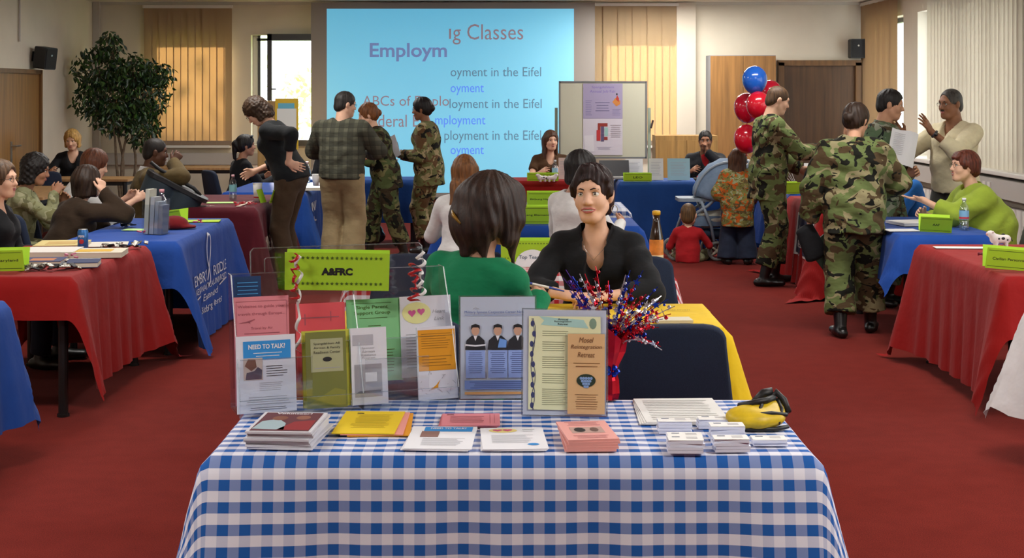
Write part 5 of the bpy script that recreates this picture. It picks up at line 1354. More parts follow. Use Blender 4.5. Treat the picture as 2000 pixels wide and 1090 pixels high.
# ---------------------------------------------------------------- tinsel bouquet
tb_ = W(1190, 788, 4.62); tb_.z = .7495
bq = thing('tinsel_bouquet', 'red, blue and silver foil star bouquet in a red foil wrap', 'decoration', tb_, 0)
foil = {c: mat('foil_' + c, v, .22, .85) for c, v in (('red', 'c0182a'), ('blue', '1f3fb0'), ('silver', 'c8c8d0'), ('purple', '5a3a9c'))}
q = MB(); n = 14
prof = [(.026, 0), (.030, .02), (.028, .06), (.020, .085), (.024, .10), (.045, .15), (.055, .19)]
for i, (rr, z) in enumerate(prof):
    for j in range(n): q.v.append((rr * (1 + .14 * (j % 2) * (1 + i * .1)) * math.cos(2 * math.pi * j / n), rr * (1 + .14 * (j % 2)) * math.sin(2 * math.pi * j / n), z + (.02 * ((j * 5) % 3) if i == len(prof) - 1 else 0)))
q.f = [(i * n + j, i * n + (j + 1) % n, (i + 1) * n + (j + 1) % n, (i + 1) * n + j) for i in range(len(prof) - 1) for j in range(n)] + [tuple(range(n - 1, -1, -1))]
q.build('foil_wrap', foil['red'], bq)
q = MB()
for i in range(7): q.sphere((.022 * math.cos(i * .9), -.024, .088 + .012 * math.sin(i * 1.7)), (.010, .008, .009), 6)
q.build('bow', foil['blue'], bq)
tips = [(1105, 527, 'purple'), (1118, 540, 'blue'), (1132, 535, 'silver'), (1150, 552, 'red'), (1163, 520, 'red'), (1188, 548, 'red'), (1222, 537, 'silver'), (1240, 556, 'red'), (1256, 528, 'blue'), (1285, 560, 'blue'), (1292, 578, 'silver'), (1305, 585, 'blue'), (1290, 612, 'red'), (1318, 598, 'silver'), (1262, 655, 'red'), (1293, 684, 'silver'), (1235, 600, 'silver'), (1262, 575, 'red'), (1150, 590, 'silver'), (1140, 600, 'red'), (1180, 600, 'blue'), (1245, 632, 'blue'), (1210, 640, 'red'), (1195, 655, 'purple'), (1185, 640, 'silver'), (1275, 640, 'red')]
rnd = random.Random(11)
base = Vector((0, 0, .16))
tips += [(x_ + rnd.uniform(-28, 22), y_ + rnd.uniform(-8, 34), rnd.choice(('red', 'blue', 'silver', 'purple', 'red'))) for x_, y_, c_ in tips]
for i, (px, py, c) in enumerate(tips):
    e = W(px, py, 4.58 + rnd.uniform(-.06, .10)) - tb_
    mid = base.lerp(e, .5) + Vector((0, rnd.uniform(-.02, .02), .02 + .3 * max(0, base.z + .12 - e.z)))
    pts = [base.lerp(mid, t).lerp(mid.lerp(e, t), t) for t in [k / 10 for k in range(11)]]
    q = MB(); q.tube(pts, .0014, 4)
    for k in range(9):
        p = pts[3 + k * 7 // 9] + Vector([rnd.uniform(-.007, .007) for _ in range(3)])
        s_ = rnd.uniform(.007, .012); Mx = Euler((rnd.uniform(-1, 1), rnd.uniform(-1, 1), rnd.uniform(-1, 1))).to_matrix()
        if k % 2:
            sp = star_pts(0, 0, s_ * 1.25); q.add([p + Mx @ Vector((a, o_, b_)) for o_ in (-.0008, .0008) for a, b_ in sp], [tuple(range(10)), tuple(range(19, 9, -1))] + [(a, a + 10, (a + 1) % 10 + 10, (a + 1) % 10) for a in range(10)])
        else: q.sphere(p, s_ * .6, 6)
    q.build('tinsel_spray', foil[c], bq)

# ---------------------------------------------------------------- papers lying on the gingham table
Z0 = .7475
for i in range(8):
    rnd = random.Random(i)
    m_ = flat('magazine', 'magazine with a photo cover on top of the stack on the gingham table' if i == 7 else 'magazine in the stack at the left corner of the gingham table, under the top one', 'magazine', (-.615 + rnd.uniform(-.006, .006), 4.085 + rnd.uniform(-.006, .006), Z0 + i * .0062), .178, .245, paper('cfcfd6'), rnd.uniform(-5, 2) - 3, .0058, 'stacked magazines')
    if i == 7:
        MB().rect(-.080, .080, -.112, .112, -.0006).build('cover_photo', paper('5e2a34'), m_); MB().poly([(-.078, -.09), (-.07, .0), (-.03, .03), (.0, -.02), (.01, -.10)], -.0010, .0003).build('pale_blue_shirt_print', paper('9db4bc'), m_)
        MB().sphere((-.028, -.001, .040), (.022, .0005, .028), 10).build('face_print', paper('7c4b3a'), m_); MB().sphere((.035, -.001, .05), (.02, .0005, .026), 10).build('face_print', paper('8d5a48'), m_); MB().poly([(-.01, -.1), (.02, .0), (.075, .02), (.078, -.1)], -.0010, .0003).build('red_shirt_print', paper('8c1f26'), m_)
        txt('Volunteer!', m_, inkw, .0, .098, .10, .016, y=-.0014, bold=.02)
for i, (c, ox, rz_) in enumerate((('e39a1a', .030, 2), ('e79a90', .015, 0), ('e8c81a', -.004, -2))):
    m_ = flat('flyer', ('orange flyer at the bottom of the fanned pile', 'pink flyer in the middle of the fanned pile', 'yellow flyer with small print on top of the fanned pile')[i], 'flyer', (-.405 + ox, 4.262, Z0 + i * .003), .175, .285, paper(c), rz_, .0028, 'fanned coloured flyers')
    if i == 2: lines(m_, paper('b0960a'), -.05, .06, .10, -.08, 12, center=True, y=-.0006); MB().rect(-.05, -.03, .108, .116, -.0006).build('header_print', ink, m_)
for i in range(3):
    m_ = flat('pad', 'pink pad of forms, uppermost' if i == 2 else 'pink pad of forms under the uppermost one', 'paper pad', (-.125 + i * .003, 4.305 - i * .004, Z0 + i * .003), .168, .155, pinkp, -1 + i, .0028, 'pink pads')
    if i == 2: MB().rect(-.07, -.05, .055, .062, -.0006).build('header_print', ink, m_); MB().rect(.055, .056, -.05, .06, -.0006).build('border_line', inkr, m_); MB().rect(.068, .069, -.05, .06, -.0006).build('border_line', inkr, m_); lines(m_, inkr, -.06, .04, .045, -.05, 5, ragged=.1)
for i in range(3):
    m_ = flat('flyer', 'white need-to-talk flyer on the gingham table, uppermost' if i == 2 else 'white flyer beneath the need-to-talk flyer on the gingham table', 'flyer', (-.198 + i * .002, 4.085, Z0 + i * .002), .182, .265, paper('eceef4'), -4 + i, .0018, 'white talk flyers')
    if i == 2:
        MB().rect(-.055, .08, .068, .125, -.0006).build('blue_banner', skyp, m_); txt('NEED TO TALK?', m_, inkw, .012, .105, .10, .018, y=-.0012, bold=.03); MB().rect(-.06, -.01, -.0, .07, -.0008).build('photo_print', paper('8d6a62'), m_); lines(m_, inkg, -.05, .07, -.01, -.10, 8)
for i in range(3):
    m_ = flat('flyer', 'white flyer with pink hearts on the gingham table, uppermost' if i == 2 else 'white flyer beneath the hearts flyer on the gingham table', 'flyer', (.002 + i * .001, 4.075, Z0 + i * .002), .176, .25, paper('eceef4'), 1 + i, .0018, 'white hearts flyers')
    if i == 2:
        MB().sphere((-.025, -.0006, .09), (.04, .0004, .026), 14).build('halo_print', paper('e9d98a'), m_)
        for dx_ in (-.04, -.012): MB().poly(heart(dx_, .09, .0135), -.0014 - (dx_ > -.02) * .0004, .0003).build('heart_print', paper('d05a84'), m_)
        lines(m_, inkg, .03, .065, .11, .07, 2); lines(m_, inkg, -.06, .06, .04, -.06, 8); MB().sphere((.05, -.0008, -.075), (.016, .0004, .012), 12).build('blue_seal', skyp, m_)
for i in range(5):
    m_ = flat('booklet', 'salmon pink booklet on top of its stack beside the apricot leaflets' if i == 4 else 'salmon pink booklet in the stack beside the apricot leaflets, under the top one', 'booklet', (.205 + (i % 2) * .004, 4.055 + i * .002, Z0 + i * .0062), .138, .222, paper('e6a49c'), 2 + i * 1.2, .006, 'salmon pink booklets')
    if i == 4: MB().rect(-.045, .045, -.035, .035, -.0006).build('picture_print', paper('b99a90'), m_); MB().sphere((-.02, -.0012, 0), (.016, .0004, .026), 8).build('face_print', ink, m_); MB().sphere((.02, -.0012, .0), (.012, .0004, .024), 8).build('face_print', paper('6a5048'), m_); lines(m_, inkr, -.05, .05, .10, .05, 4, center=True); lines(m_, inkr, -.05, .05, -.06, -.10, 3, center=True)
for i in range(4):
    m_ = flat('form', 'white printed form at the back right of the gingham table, uppermost' if i == 3 else 'white printed form under the uppermost one at the back right of the gingham table', 'paper form', (.492 + i * .004, 4.43 + .003 * i, Z0 + i * .0016), .245, .33, paper('e4e4e0'), -1 + i, .0014, 'white printed forms')
    if i == 3: lines(m_, paper('b9b9b4'), -.10, .10, .14, -.14, 12, ragged=.1)
cardw, cardt = paper('dfe3f2'), paper('eeeeea')
for i, (px0, px1, yb, nc) in enumerate(((1285, 1352, 848, 4), (1363, 1432, 838, 3), (1388, 1456, 864, 5), (1303, 1376, 872, 3), (1304, 1378, 886, 4), (1394, 1466, 884, 4), (1468, 1541, 872, 2))):
    lab = ('stack of white cards lying over the corner of the printed forms', 'low stack of white cards nearest the yellow pouch strap', 'tallest stack of white cards, in the middle of its row', 'stack of white cards on the left of the second row', 'stack of white cards at the front edge, left', 'stack of white cards at the front edge, right', 'lowest stack of white cards, in front of the yellow pouch')[i]
    Y = (CAMH - Z0) * FPX / (yb - CY0); r = thing('card_stack', lab, 'card stack', (pxX((px0 + px1) / 2, Y), Y + .026, Z0), 0, 'stacks of white cards'); rnd = random.Random(i)
    for k in range(nc):
        c = MB().box((rnd.uniform(-.003, .003), rnd.uniform(-.002, .002), .004 + k * .0085), (.093, .052, .0078), M=Matrix.Rotation(R(rnd.uniform(-4, 4)), 3, 'Z')).build('card_bundle', cardw, r)
    t = MB().box((0, 0, .0006 + nc * .0085), (.093, .052, .0012)).build('top_card', cardt, r)
    q = MB(); z = .0016 + nc * .0085
    q.add([(-.035, .008, z), (-.014, .008, z), (-.014, .016, z), (-.035, .016, z)], [(0, 1, 2, 3)]); q.build('logo_print', paper('3a4668'), t)
    q = MB()
    for k in range(3): q.add([(.002, .010 - k * .009, z), (.032, .010 - k * .009, z), (.032, .013 - k * .009, z), (.002, .013 - k * .009, z)], [(0, 1, 2, 3)])
    q.build('printed_lines', inkg, t)
# yellow and black pouch
pc = Vector((.705, 4.235, Z0)); r = thing('pouch', 'small yellow and black drawstring pouch at the right of the gingham table', 'pouch', pc, R(8))
S = Sdf().ell((0, 0, .026), (.078, .058, .030), None, .02).ell((.03, .03, .045), (.045, .035, .03), None, .03).ell((-.03, -.01, .035), (.05, .04, .022), None, .03).clip((0, 0, .001), (0, 0, -1))
mobj('bag', S.mesh('bag', .005, .003, 70, 2), mat('yellow_nylon', 'd6b61c', .45, noise=.15, nscale=30), r)
blackn = mat('black_nylon', '141414', .5)
for pts, rr in (([(-.08, .0, .015), (-.04, -.045, .045), (.02, -.05, .05), (.07, -.03, .04), (.085, .02, .03)], .006), ([(-.05, .03, .055), (-.02, .0, .068), (.02, .0, .075), (.05, .02, .078)], .010), ([(.05, .03, .07), (.06, .03, .092), (.08, .025, .07), (.085, .0, .04)], .011), ([(-.03, -.05, .03), (.0, -.02, .064), (.02, .02, .07)], .005), ([(-.08, .0, .015), (-.11, .0, .02), (-.145, .005, .008), (-.16, .01, .005)], .007), ([(.0, .04, .06), (.03, .05, .085), (.055, .045, .09)], .014), ([(.04, -.05, .02), (.06, -.02, .055), (.06, .02, .072)], .006)):
    MB().tube(pts, rr, 8).build('strap', blackn, r, True)
MB().tube([(-.076, -.0, .004), (-.04, -.052, .006), (.03, -.056, .006), (.075, -.03, .006)], .006, 8).build('piping', blackn, r, True)

# ---------------------------------------------------------------- drinks
capm = mat('bottle_cap_white', 'd9d9dc', .4)
def bottle(label, loc, s_=1.0, lab='8fc0d8', cap='d9d9dc', stripe=None):
    r = thing('water_bottle', label, 'bottle', loc, 0, 'plastic water bottles')
    p = [(.030, 0), (.033, .01), (.033, .06), (.031, .065), (.033, .07), (.033, .14), (.028, .165), (.014, .19), (.013, .205)]
    MB().lathe([(a * s_, b_ * s_) for a, b_ in p], 16).build('bottle_body', petm, r, True)
    MB().lathe([(a * s_, b_ * s_) for a, b_ in ((.029, .004), (.031, .012), (.031, .05))], 14).build('water', petm, r, True)
    l = MB().lathe([(.0338 * s_, .075 * s_), (.0338 * s_, .135 * s_)], 18, caps=False).build('label_sleeve', mat('label_' + lab, lab, .4), r, True)
    if stripe: MB().lathe([(.0341 * s_, .078 * s_), (.0341 * s_, .092 * s_)], 18, caps=False).build('label_band', mat('label_' + stripe, stripe, .4), l, True)
    MB().lathe([(.0145 * s_, .203 * s_), (.0145 * s_, .222 * s_)], 12).build('cap', mat('cap_' + cap, cap, .4), r, True)
ZT = TZ + .006
def onT(px, py): Y = (CAMH - ZT) * FPX / (py - CY0); return Vector((pxX(px, Y), Y, ZT))
bottle('water bottle with a red and blue label on the right blue table', onT(1883, 449), 1.0, '7fb2d6', 'd9d9dc', 'c23a44')
bottle('pink-capped water bottle on the maroon table', onT(455, 391), 1.02, '86c2cc', 'd8a2ac')
bottle('water bottle behind the upright brochures on the left blue table', onT(316, 447), 1.25, '6f9fc8', 'c88a90')
bottle('water bottle beside the white foam cup', onT(600, 359), 1.05, '7fb8e0', 'c9a0a4')
bottle('water bottle on the blue table behind the women soldiers', onT(775, 349) , 1.0, 'd9dce0', 'c9c9d0')
bottle('water bottle in front of the woman in the brown blouse', onT(1084, 352), 1.0, '9cc0e0', 'd9d9dc')
r = thing('juice_bottle', 'brown glass juice bottle with an orange label and yellow cap', 'bottle', (pxX(1282, 8.2), 8.2, ZT), 0)
MB().lathe([(.034, 0), (.038, .01), (.038, .15), (.030, .19), (.020, .24), (.019, .285)], 20).build('bottle_body', mat('brown_glass', '2c1b0c', .12, spec=.7), r, True)
MB().lathe([(.0388, .02), (.0388, .145)], 20, caps=False).build('label_sleeve', mat('orange_label', 'd9822a', .5, noise=.35, nscale=20), r, True)
MB().lathe([(.0392, .02), (.0392, .06)], 20, caps=False).build('label_band', mat('cream_label', 'e0cfa0', .5), r, True)
MB().lathe([(.023, .28), (.023, .30), (.02, .303)], 16).build('cap', mat('yellow_cap', 'd9a81a', .4), r, True)
def cup(label, loc, h=.11, band=None):
    r = thing('cup', label, 'cup', loc, 0)
    MB().lathe([(.030, 0), (.042, h), (.040, h), (.029, .006)], 18).build('cup_body', mat('foam_white', 'dcdad4', .6), r, True)
    MB().lathe([(.0425, h - .006), (.044, h - .003), (.0425, h)], 18, caps=False).build('rim', mat('foam_white', 'dcdad4', .6), r, True)
    if band: MB().lathe([(.0345, .03), (.0352, .042)], 18, caps=False).build('red_band', mat('cup_red', 'b0222c', .5), r, True)
cup('white foam cup beside the man in plaid', onT(617, 363), .12)
cup('tall white paper cup with a red band on the maroon table', onT(503, 393), .16, True)
r = thing('drink_can', 'blue soft drink can on the left red table', 'can', onT(162, 487), 0)
MB().lathe([(.026, 0), (.032, .008), (.032, .108), (.027, .12), (.027, .122)], 20).build('can_body', mat('can_blue', '2f6fb4', .3, .3, noise=.25, nscale=60), r, True)
MB().lathe([(.0, .119), (.027, .119), (.027, .123), (0, .1225)], 20).build('lid', metalm, r, True)
ct = txt('PEPSI', r, inkw, 0, .082, .034, .013, y=-.034, bold=.03)
MB().sphere((0, -.0315, .05), (.015, .002, .015), 12).build('round_emblem', mat('emblem_red', 'b82a34', .5), r)

# ---------------------------------------------------------------- tent cards on the tables
tent('lime green tent card at the left edge reading Maryland', onT(4, 528), .26, .115, 'U. Of Maryland', 4, 0, -1, .78, .15)
tent('tilted lime green tent card on the left blue table', onT(344, 438), .15, .105, 'Embry Riddle', -14, 0, -8, .6, .13)
tent('lime green tent card in front of the woman in lime green, reading AAF', onT(1826, 452), .21, .108, 'AAF', -12, 0, 2, .22, .15, .6)
tent('lime green tent card at the right edge reading Civilian Personnel', onT(1966, 525), .24, .115, 'Civilian Personnel', -9, 0, 4, .72, .13)
tent('lime green tent card at the back right reading LEO', onT(1245, 354), .30, .09, 'LEO', 0, 0, 0, .34, .25)
tent('lime green tent card behind the toy cows in front of the woman in brown', onT(1060, 353), .34, .085, None, 0)
tent('lime green tent card reading Bitburg High School', (pxX(1068, 12.42), 12.50, ZT), .33, .125, 'Bitburg High School', 0, 0, 0, .84, .14)
tent('lime green tent card reading Spang Elementary', (pxX(1052, 10.8), 10.86, ZT), .30, .13, 'Spang Elementary', 0, 0, 0, .8, .13)
tent('lime green tent card on the red gingham table', (pxX(1030, 8.45), 8.42, ZT), .30, .125, None, 0, 16)
tent('lime green tent card on the far blue table by the soldier reaching out', onT(1546, 378), .16, .11, None, 8)
tent('lime green tent card behind the tall paper cup on the maroon table', onT(523, 396), .12, .115, None, 75)
# white half-round plate standing on the red gingham table
r = thing('round_sign', 'white half-round sign with blue lettering on the red gingham table', 'sign', (pxX(1040, 8.2), 8.14, ZT), (R(-14), 0, 0))
MB().poly([(.095 * math.cos(R(a)), .085 * math.sin(R(a)) + .01) for a in range(0, 181, 12)] + [(-.09, 0), (.09, 0)], 0, .006).build('card', paper('e0e0e2'), r)
txt('Top Teacher', r, paper('3d5a74'), 0, .05, .15, .026, y=-.002, shear=.1)

# ---------------------------------------------------------------- lettering on the cloths
er = mat('cloth_lettering', 'c9cdd6', .8)
xe = -2.0
o = on_cloth('EMBRY', t_er, (xe, 10.10, .44), .44, .07, er, 90, 1); on_cloth('RIDDLE', t_er, (xe, 10.77, .44), .44, .07, er, 90, 1)
on_cloth('AERONAUTICAL UNIVERSITY', t_er, (xe, 10.43, .365), 1.08, .04, er, 90, 1); on_cloth('Extended', t_er, (xe, 10.38, .30), .5, .045, er, 90, 1, shear=.3); on_cloth('Bitburg Center', t_er, (xe, 10.42, .215), .72, .06, er, 90, 1)
def cloth_curve(cl, pts, w, m, sgn=1, rot=90):
    """flat band along (y, z) points on the aisle side of a cloth"""
    vs = []
    for i, (y, z) in enumerate(pts):
        a = pts[max(0, i - 1)]; b_ = pts[min(len(pts) - 1, i + 1)]; d_ = Vector((b_[0] - a[0], b_[1] - a[1])).normalized()
        vs += [(0, y - d_.y * w - cl.location.y, z + d_.x * w), (0, y + d_.y * w - cl.location.y, z - d_.x * w)]
    q = MB().add(vs, [(2 * i, 2 * i + 1, 2 * i + 3, 2 * i + 2) for i in range(len(pts) - 1)]); ob = q.build('embroidered_line', m, cl); conform(ob, cl, 0, sgn); return ob
loop = [(10.33, .40), (10.40, .50), (10.47, .60), (10.50, .67), (10.46, .71), (10.40, .69), (10.36, .62), (10.36, .54), (10.40, .45), (10.40, .39), (10.34, .36)]
def smooth(pts, n=5):
    out = []
    for i in range(len(pts) - 1):
        p0, p1, p2, p3 = (Vector(pts[max(0, min(len(pts) - 1, k))]) for k in (i - 1, i, i + 1, i + 2))
        for j in range(n):
            t = j / n; out.append(tuple(.5 * ((2 * p1) + (p2 - p0) * t + (2 * p0 - 5 * p1 + 4 * p2 - p3) * t * t + (3 * p1 - p0 - 3 * p2 + p3) * t ** 3)))
    return out + [tuple(pts[-1])]
cloth_curve(t_er, smooth(loop), .009, er); cloth_curve(t_er, [(9.82, .29), (9.9, .315), (10.05, .325)], .005, er); cloth_curve(t_er, [(10.68, .325), (10.85, .34), (10.95, .345)], .005, er)
mw_ = mat('maroon_cloth_white', 'c9b8a8', .8)
on_cloth('UNIVERSITY', t_mar, (-2.0, 12.95, .40), .9, .14, mw_, 90, 1, bold=.02)
for x in (-2.78, -2.30):
    q = MB(); q.box((x + 2.57, -.45 + .0, TZ + .006), (.035, .62, .002)); q.build('white_band', mw_, t_mar)
    b_ = MB().box((x + 2.57, 0, .53), (.035, .004, .40)).build('white_band', mw_, t_mar); b_.location.y = -.785 - .03; b_.rotation_euler.x = R(-2)
MB().box((-.0, -.30, TZ + .0065), (.45, .02, .002)).build('white_band', mw_, t_mar)
txt('OF', t_mar, mw_, .0, 0, .12, .05, y=0, M=Matrix.Translation((0, -.72, TZ + .008)) @ Matrix.Rotation(R(-90), 4, 'X'), bold=.03)
on_cloth('UNIV', t_bl, (-1.9, 14.72, .58), .42, .09, er, 90, 1, bold=.02); on_cloth('PH', t_bl, (-1.9, 14.70, .44), .22, .08, er, 90, 1, bold=.02)
# square navy sign on the red cloth
def cloth_panel(cl, y0, y1, z0, z1, m, name, eps):
    n = 8; q = MB(); vs = [(0, y0 + (y1 - y0) * i / n - cl.location.y, z0 + (z1 - z0) * j / n) for j in range(n + 1) for i in range(n + 1)]
    q.add(vs, [(j * (n + 1) + i, j * (n + 1) + i + 1, (j + 1) * (n + 1) + i + 1, (j + 1) * (n + 1) + i) for j in range(n) for i in range(n)])
    ob = q.build(name, m, cl); conform(ob, cl, 0, -1, eps); return ob
cloth_panel(t_sc, 12.50, 13.25, .27, .64, mat('sign_white', 'cfccc8', .7), 'sign_border', .004); cloth_panel(t_sc, 12.535, 13.215, .29, .62, mat('sign_navy', '161d3c', .7), 'sign_panel', .007)
for s_, z, h_, w_ in (('Service', .48, .11, .60), ('CREDIT UNION', .375, .06, .58)):
    o = txt(s_, t_sc, mat('sign_white', 'cfccc8', .7), 0, 0, w_, h_, y=0, M=Matrix.Translation(Vector((2.4, 12.87, z)) - t_sc.location) @ Matrix.Rotation(R(-90), 4, 'Z'), bold=.02); conform(o, t_sc, 0, -1, .011)
yl = txt('Airman', [o for o in bpy.data.objects if o.get('label', '').startswith('yellow tablecloth')][0], mat('yellow_cloth_print', '6b5a10', .8), 0, 0, .10, .03, y=0, M=Matrix.Translation((.66, .10, TZ + .007)) @ Matrix.Rotation(R(-90), 4, 'X'))
# ================================================================= other furnishings
# ---- ficus
fx, fy = pxX(243, 19.1), 19.1
ft = thing('ficus_tree', 'tall bushy ficus tree in front of the beige blind', 'plant', (fx, fy, 0), 0)
MB().lathe([(.15, 0), (.19, .30), (.20, .32), (.18, .32), (.17, .28)], 20).build('pot', mat('terracotta_dark', '6e4a38', .8), ft, True)
MB().lathe([(0, .27), (.172, .275)], 20, caps=False).build('soil', mat('soil', '2a1f16', 1.0), ft)
barkm = mat('ficus_bark', '6a5a48', .9, noise=.25, nscale=30)
rnd = random.Random(4)
lobes = [((-.33, 0, 2.02), (.34, .34, .30)), ((-.20, 0, 2.32), (.17, .18, .18)), ((-.15, 0, 1.72), (.42, .38, .34)), ((.27, 0, 1.72), (.33, .32, .33)), ((.10, 0, 1.98), (.36, .32, .24)), ((.40, .0, 1.95), (.24, .22, .16)), ((-.10, 0, 1.40), (.34, .28, .22)), ((.24, 0, 1.32), (.22, .22, .34)), ((-.45, 0, 1.60), (.22, .22, .2))]
for i in range(4):
    a = (rnd.uniform(-.06, .06), rnd.uniform(-.05, .05), .27); c, rr = lobes[(0, 3, 2, 4)[i]]
    MB().tube(smooth([(a[0], a[2]), (a[0] - .06 + .05 * i, .8), ((c[0] * .3 + a[0]) , 1.25), (c[0], c[2])], 4) and [Vector((p[0], a[1], p[1])) for p in smooth([(a[0], a[2]), (a[0] - .06 + .05 * i, .8), (c[0] * .3 + a[0], 1.25), (c[0], c[2])], 4)], [.022 - .0011 * k for k in range(13)], 7).build('stem', barkm, ft, True)
br = MB()
for c, rr in lobes:
    for _ in range(9):
        d_ = Vector((rnd.gauss(0, 1), rnd.gauss(0, 1), rnd.gauss(0, 1))).normalized(); e = Vector(c) + Vector((d_.x * rr[0], d_.y * rr[1], d_.z * rr[2])) * .95
        br.tube([Vector((c[0] * .7, 0, c[2] - .2)), Vector(c) * .5 + e * .5 + Vector((0, 0, .03)), e], [.006, .004, .002], 5)
tw = br.build('twigs', barkm, ft); tw['kind'] = 'stuff'
leafms = [mat('ficus_leaf_%d' % i, c, .38, noise=.2, nscale=8, spec=.5) for i, c in enumerate(('223c16', '31501c', '1c3522', '42612a'))]
lv = [(0, 0, 0), (.010, .004, .018), (.014, .005, .036), (.009, .003, .056), (0, -.004, .076), (-.009, .003, .056), (-.014, .005, .036), (-.010, .004, .018), (0, 0, .020), (0, -.001, .038), (0, -.003, .057)]
lf_ = [(0, 1, 8), (1, 2, 9, 8), (2, 3, 10, 9), (3, 4, 10), (0, 8, 7), (8, 9, 6, 7), (9, 10, 5, 6), (10, 4, 5)]
protos = []
for k in range(4):
    me = bpy.data.meshes.new('leaf'); me.from_pydata(lv, [], lf_); me.materials.append(leafms[k]); me.polygons.foreach_set('use_smooth', [True] * len(lf_)); protos.append(me)
leaves = []
for _ in range(3600):
    c, rr = lobes[rnd.choices(range(len(lobes)), [5, 2, 8, 6, 5, 2.5, 5, 4.5, 2])[0]]
    d_ = Vector((rnd.gauss(0, 1), rnd.gauss(0, 1), rnd.gauss(0, 1))).normalized(); f_ = rnd.uniform(.35, 1.12) ** .6
    p = Vector(c) + Vector((d_.x * rr[0], d_.y * rr[1], d_.z * rr[2])) * f_
    e = Euler((R(180) + rnd.gauss(0, .55), rnd.gauss(0, .7), rnd.uniform(0, 6.28))); s_ = rnd.uniform(.85, 1.4)
    leaves.append((p, e, s_, rnd.choices((0, 1, 2, 3), (4, 3, 4, 1.2))[0]))
leaves.sort(key=lambda t: t[0].y)
stuff = [MB() for _ in range(4)]
for i, (p, e, s_, k) in enumerate(leaves):
    if i < 300:
        o = mobj('leaf', protos[k], None, ft); o.location = p; o.rotation_euler = e; o.scale = (s_,) * 3
    else:
        M = e.to_matrix(); stuff[k].add([p + M @ Vector(v) * s_ for v in lv], lf_)
for k in range(4):
    o = stuff[k].build('foliage', leafms[k], ft, True); o['kind'] = 'stuff'

# ---- whiteboard with job fair poster
Yb = 17.75; x0, x1, z0, z1 = pxX(1093, Yb), pxX(1262, Yb), pxZ(308, Yb), pxZ(160, Yb)
wb = thing('whiteboard', 'wheeled whiteboard standing behind the woman in the brown blouse', 'whiteboard', ((x0 + x1) / 2, Yb, 0), 0)
w, h = x1 - x0, z1 - z0
MB().box((0, 0, (z0 + z1) / 2), (w, .02, h)).build('board', mat('whiteboard_enamel', 'bdbba6', .35), wb)
q = MB()
for sx in (-1, 1): q.box((sx * w / 2, 0, (z0 + z1) / 2), (.02, .032, h + .02))
for z in (z0, z1): q.box((0, 0, z), (w, .032, .02))
q.build('board_frame', mat('grey_aluminium', '7e8080', .4, .6), wb)
for sx in (-1, 1):
    MB().box((sx * (w / 2 + .04), .03, .80), (.035, .035, 1.45)).build('upright', mat('stand_green', '8f9a86', .5), wb)
    q = MB().box((sx * (w / 2 + .04), .03, .05), (.04, .5, .04))
    q.build('foot', mat('stand_green', '8f9a86', .5), wb)
MB().tube([(-w / 2 - .04, .03, .30), (w / 2 + .04, .03, .30)], .015, 8).build('cross_bar', mat('stand_green', '8f9a86', .5), wb)
MB().box((w / 2 + .07, .0, z0 + .40), (.02, .05, .10), M=Matrix.Rotation(R(15), 3, 'Y')).build('clamp', mat('clamp_dark', '3a2822', .5), wb)
pz0, pz1 = pxZ(303, Yb - .02), pxZ(163, Yb - .02); px0_, px1_ = pxX(1139, Yb - .02), pxX(1216, Yb - .02)
po = page('poster', 'purple and white job fair poster taped to the whiteboard', 'poster', ((px0_ + px1_) / 2, Yb - .018, pz0), px1_ - px0_, pz1 - pz0, paper('c4bdc6'))
w, h = px1_ - px0_, pz1 - pz0
MB().rect(-w / 2, w / 2, h * .51, h, -.001).build('violet_panel', paper('9a90ac'), po)
txt('Spangdahlem', po, paper('7a68a8'), 0, h * .945, w * .56, .035, y=-.0016); txt('Annual Job Fair', po, paper('7a68a8'), 0, h * .885, w * .66, .04, y=-.0016)
lines(po, paper('5a5578'), -w * .2, w * .18, h * .75, h * .60, 4, y=-.0016, center=True); lines(po, paper('6a6490'), -w * .44, -w * .27, h * .77, h * .55, 9, y=-.0016); lines(po, paper('6a6490'), w * .24, w * .46, h * .65, h * .55, 5, y=-.0016); lines(po, paper('7a6a72'), w * .18, w * .46, h * .43, h * .24, 7, y=-.0016, center=True); lines(po, paper('8a86a0'), -w * .16, w * .22, h * .12, h * .07, 3, y=-.0016, center=True)
MB().poly([(w * .24, h * .74), (w * .32, h * .80), (w * .44, h * .76), (w * .44, h * .71), (w * .34, h * .68)], -.002, .0005).build('orange_figure_print', paper('c07a3a'), po); MB().poly([(w * .33, h * .78), (w * .36, h * .84), (w * .41, h * .79), (w * .40, h * .74)], -.0026, .0005).build('red_figure_print', paper('b0362c'), po); MB().sphere((w * .355, -.002, h * .85), (.010, .001, .012), 8).build('head_print', ink, po)
for (a, b_, c, d_), cc in (((-.13, .12, .40, .445), '8a2f26'), ((-.13, -.06, .22, .40), '8a2f26'), ((.0, .12, .21, .255), '8a2f26'), ((-.16, -.06, .2, .35), 'b02a2e'), ((-.05, .03, .19, .42), '57496a'), ((.04, .13, .27, .385), '8fb8b0')): MB().rect(w * a, w * b_, h * c, h * d_, -.0014 - abs(a) * .004).build('door_print', paper(cc), po)
MB().box((-w * .35, -.002, h * .16), (w * .24, .001, h * .23), M=Matrix.Rotation(R(-3), 3, 'Y')).build('pinned_note', paper('cfcbd0'), po)

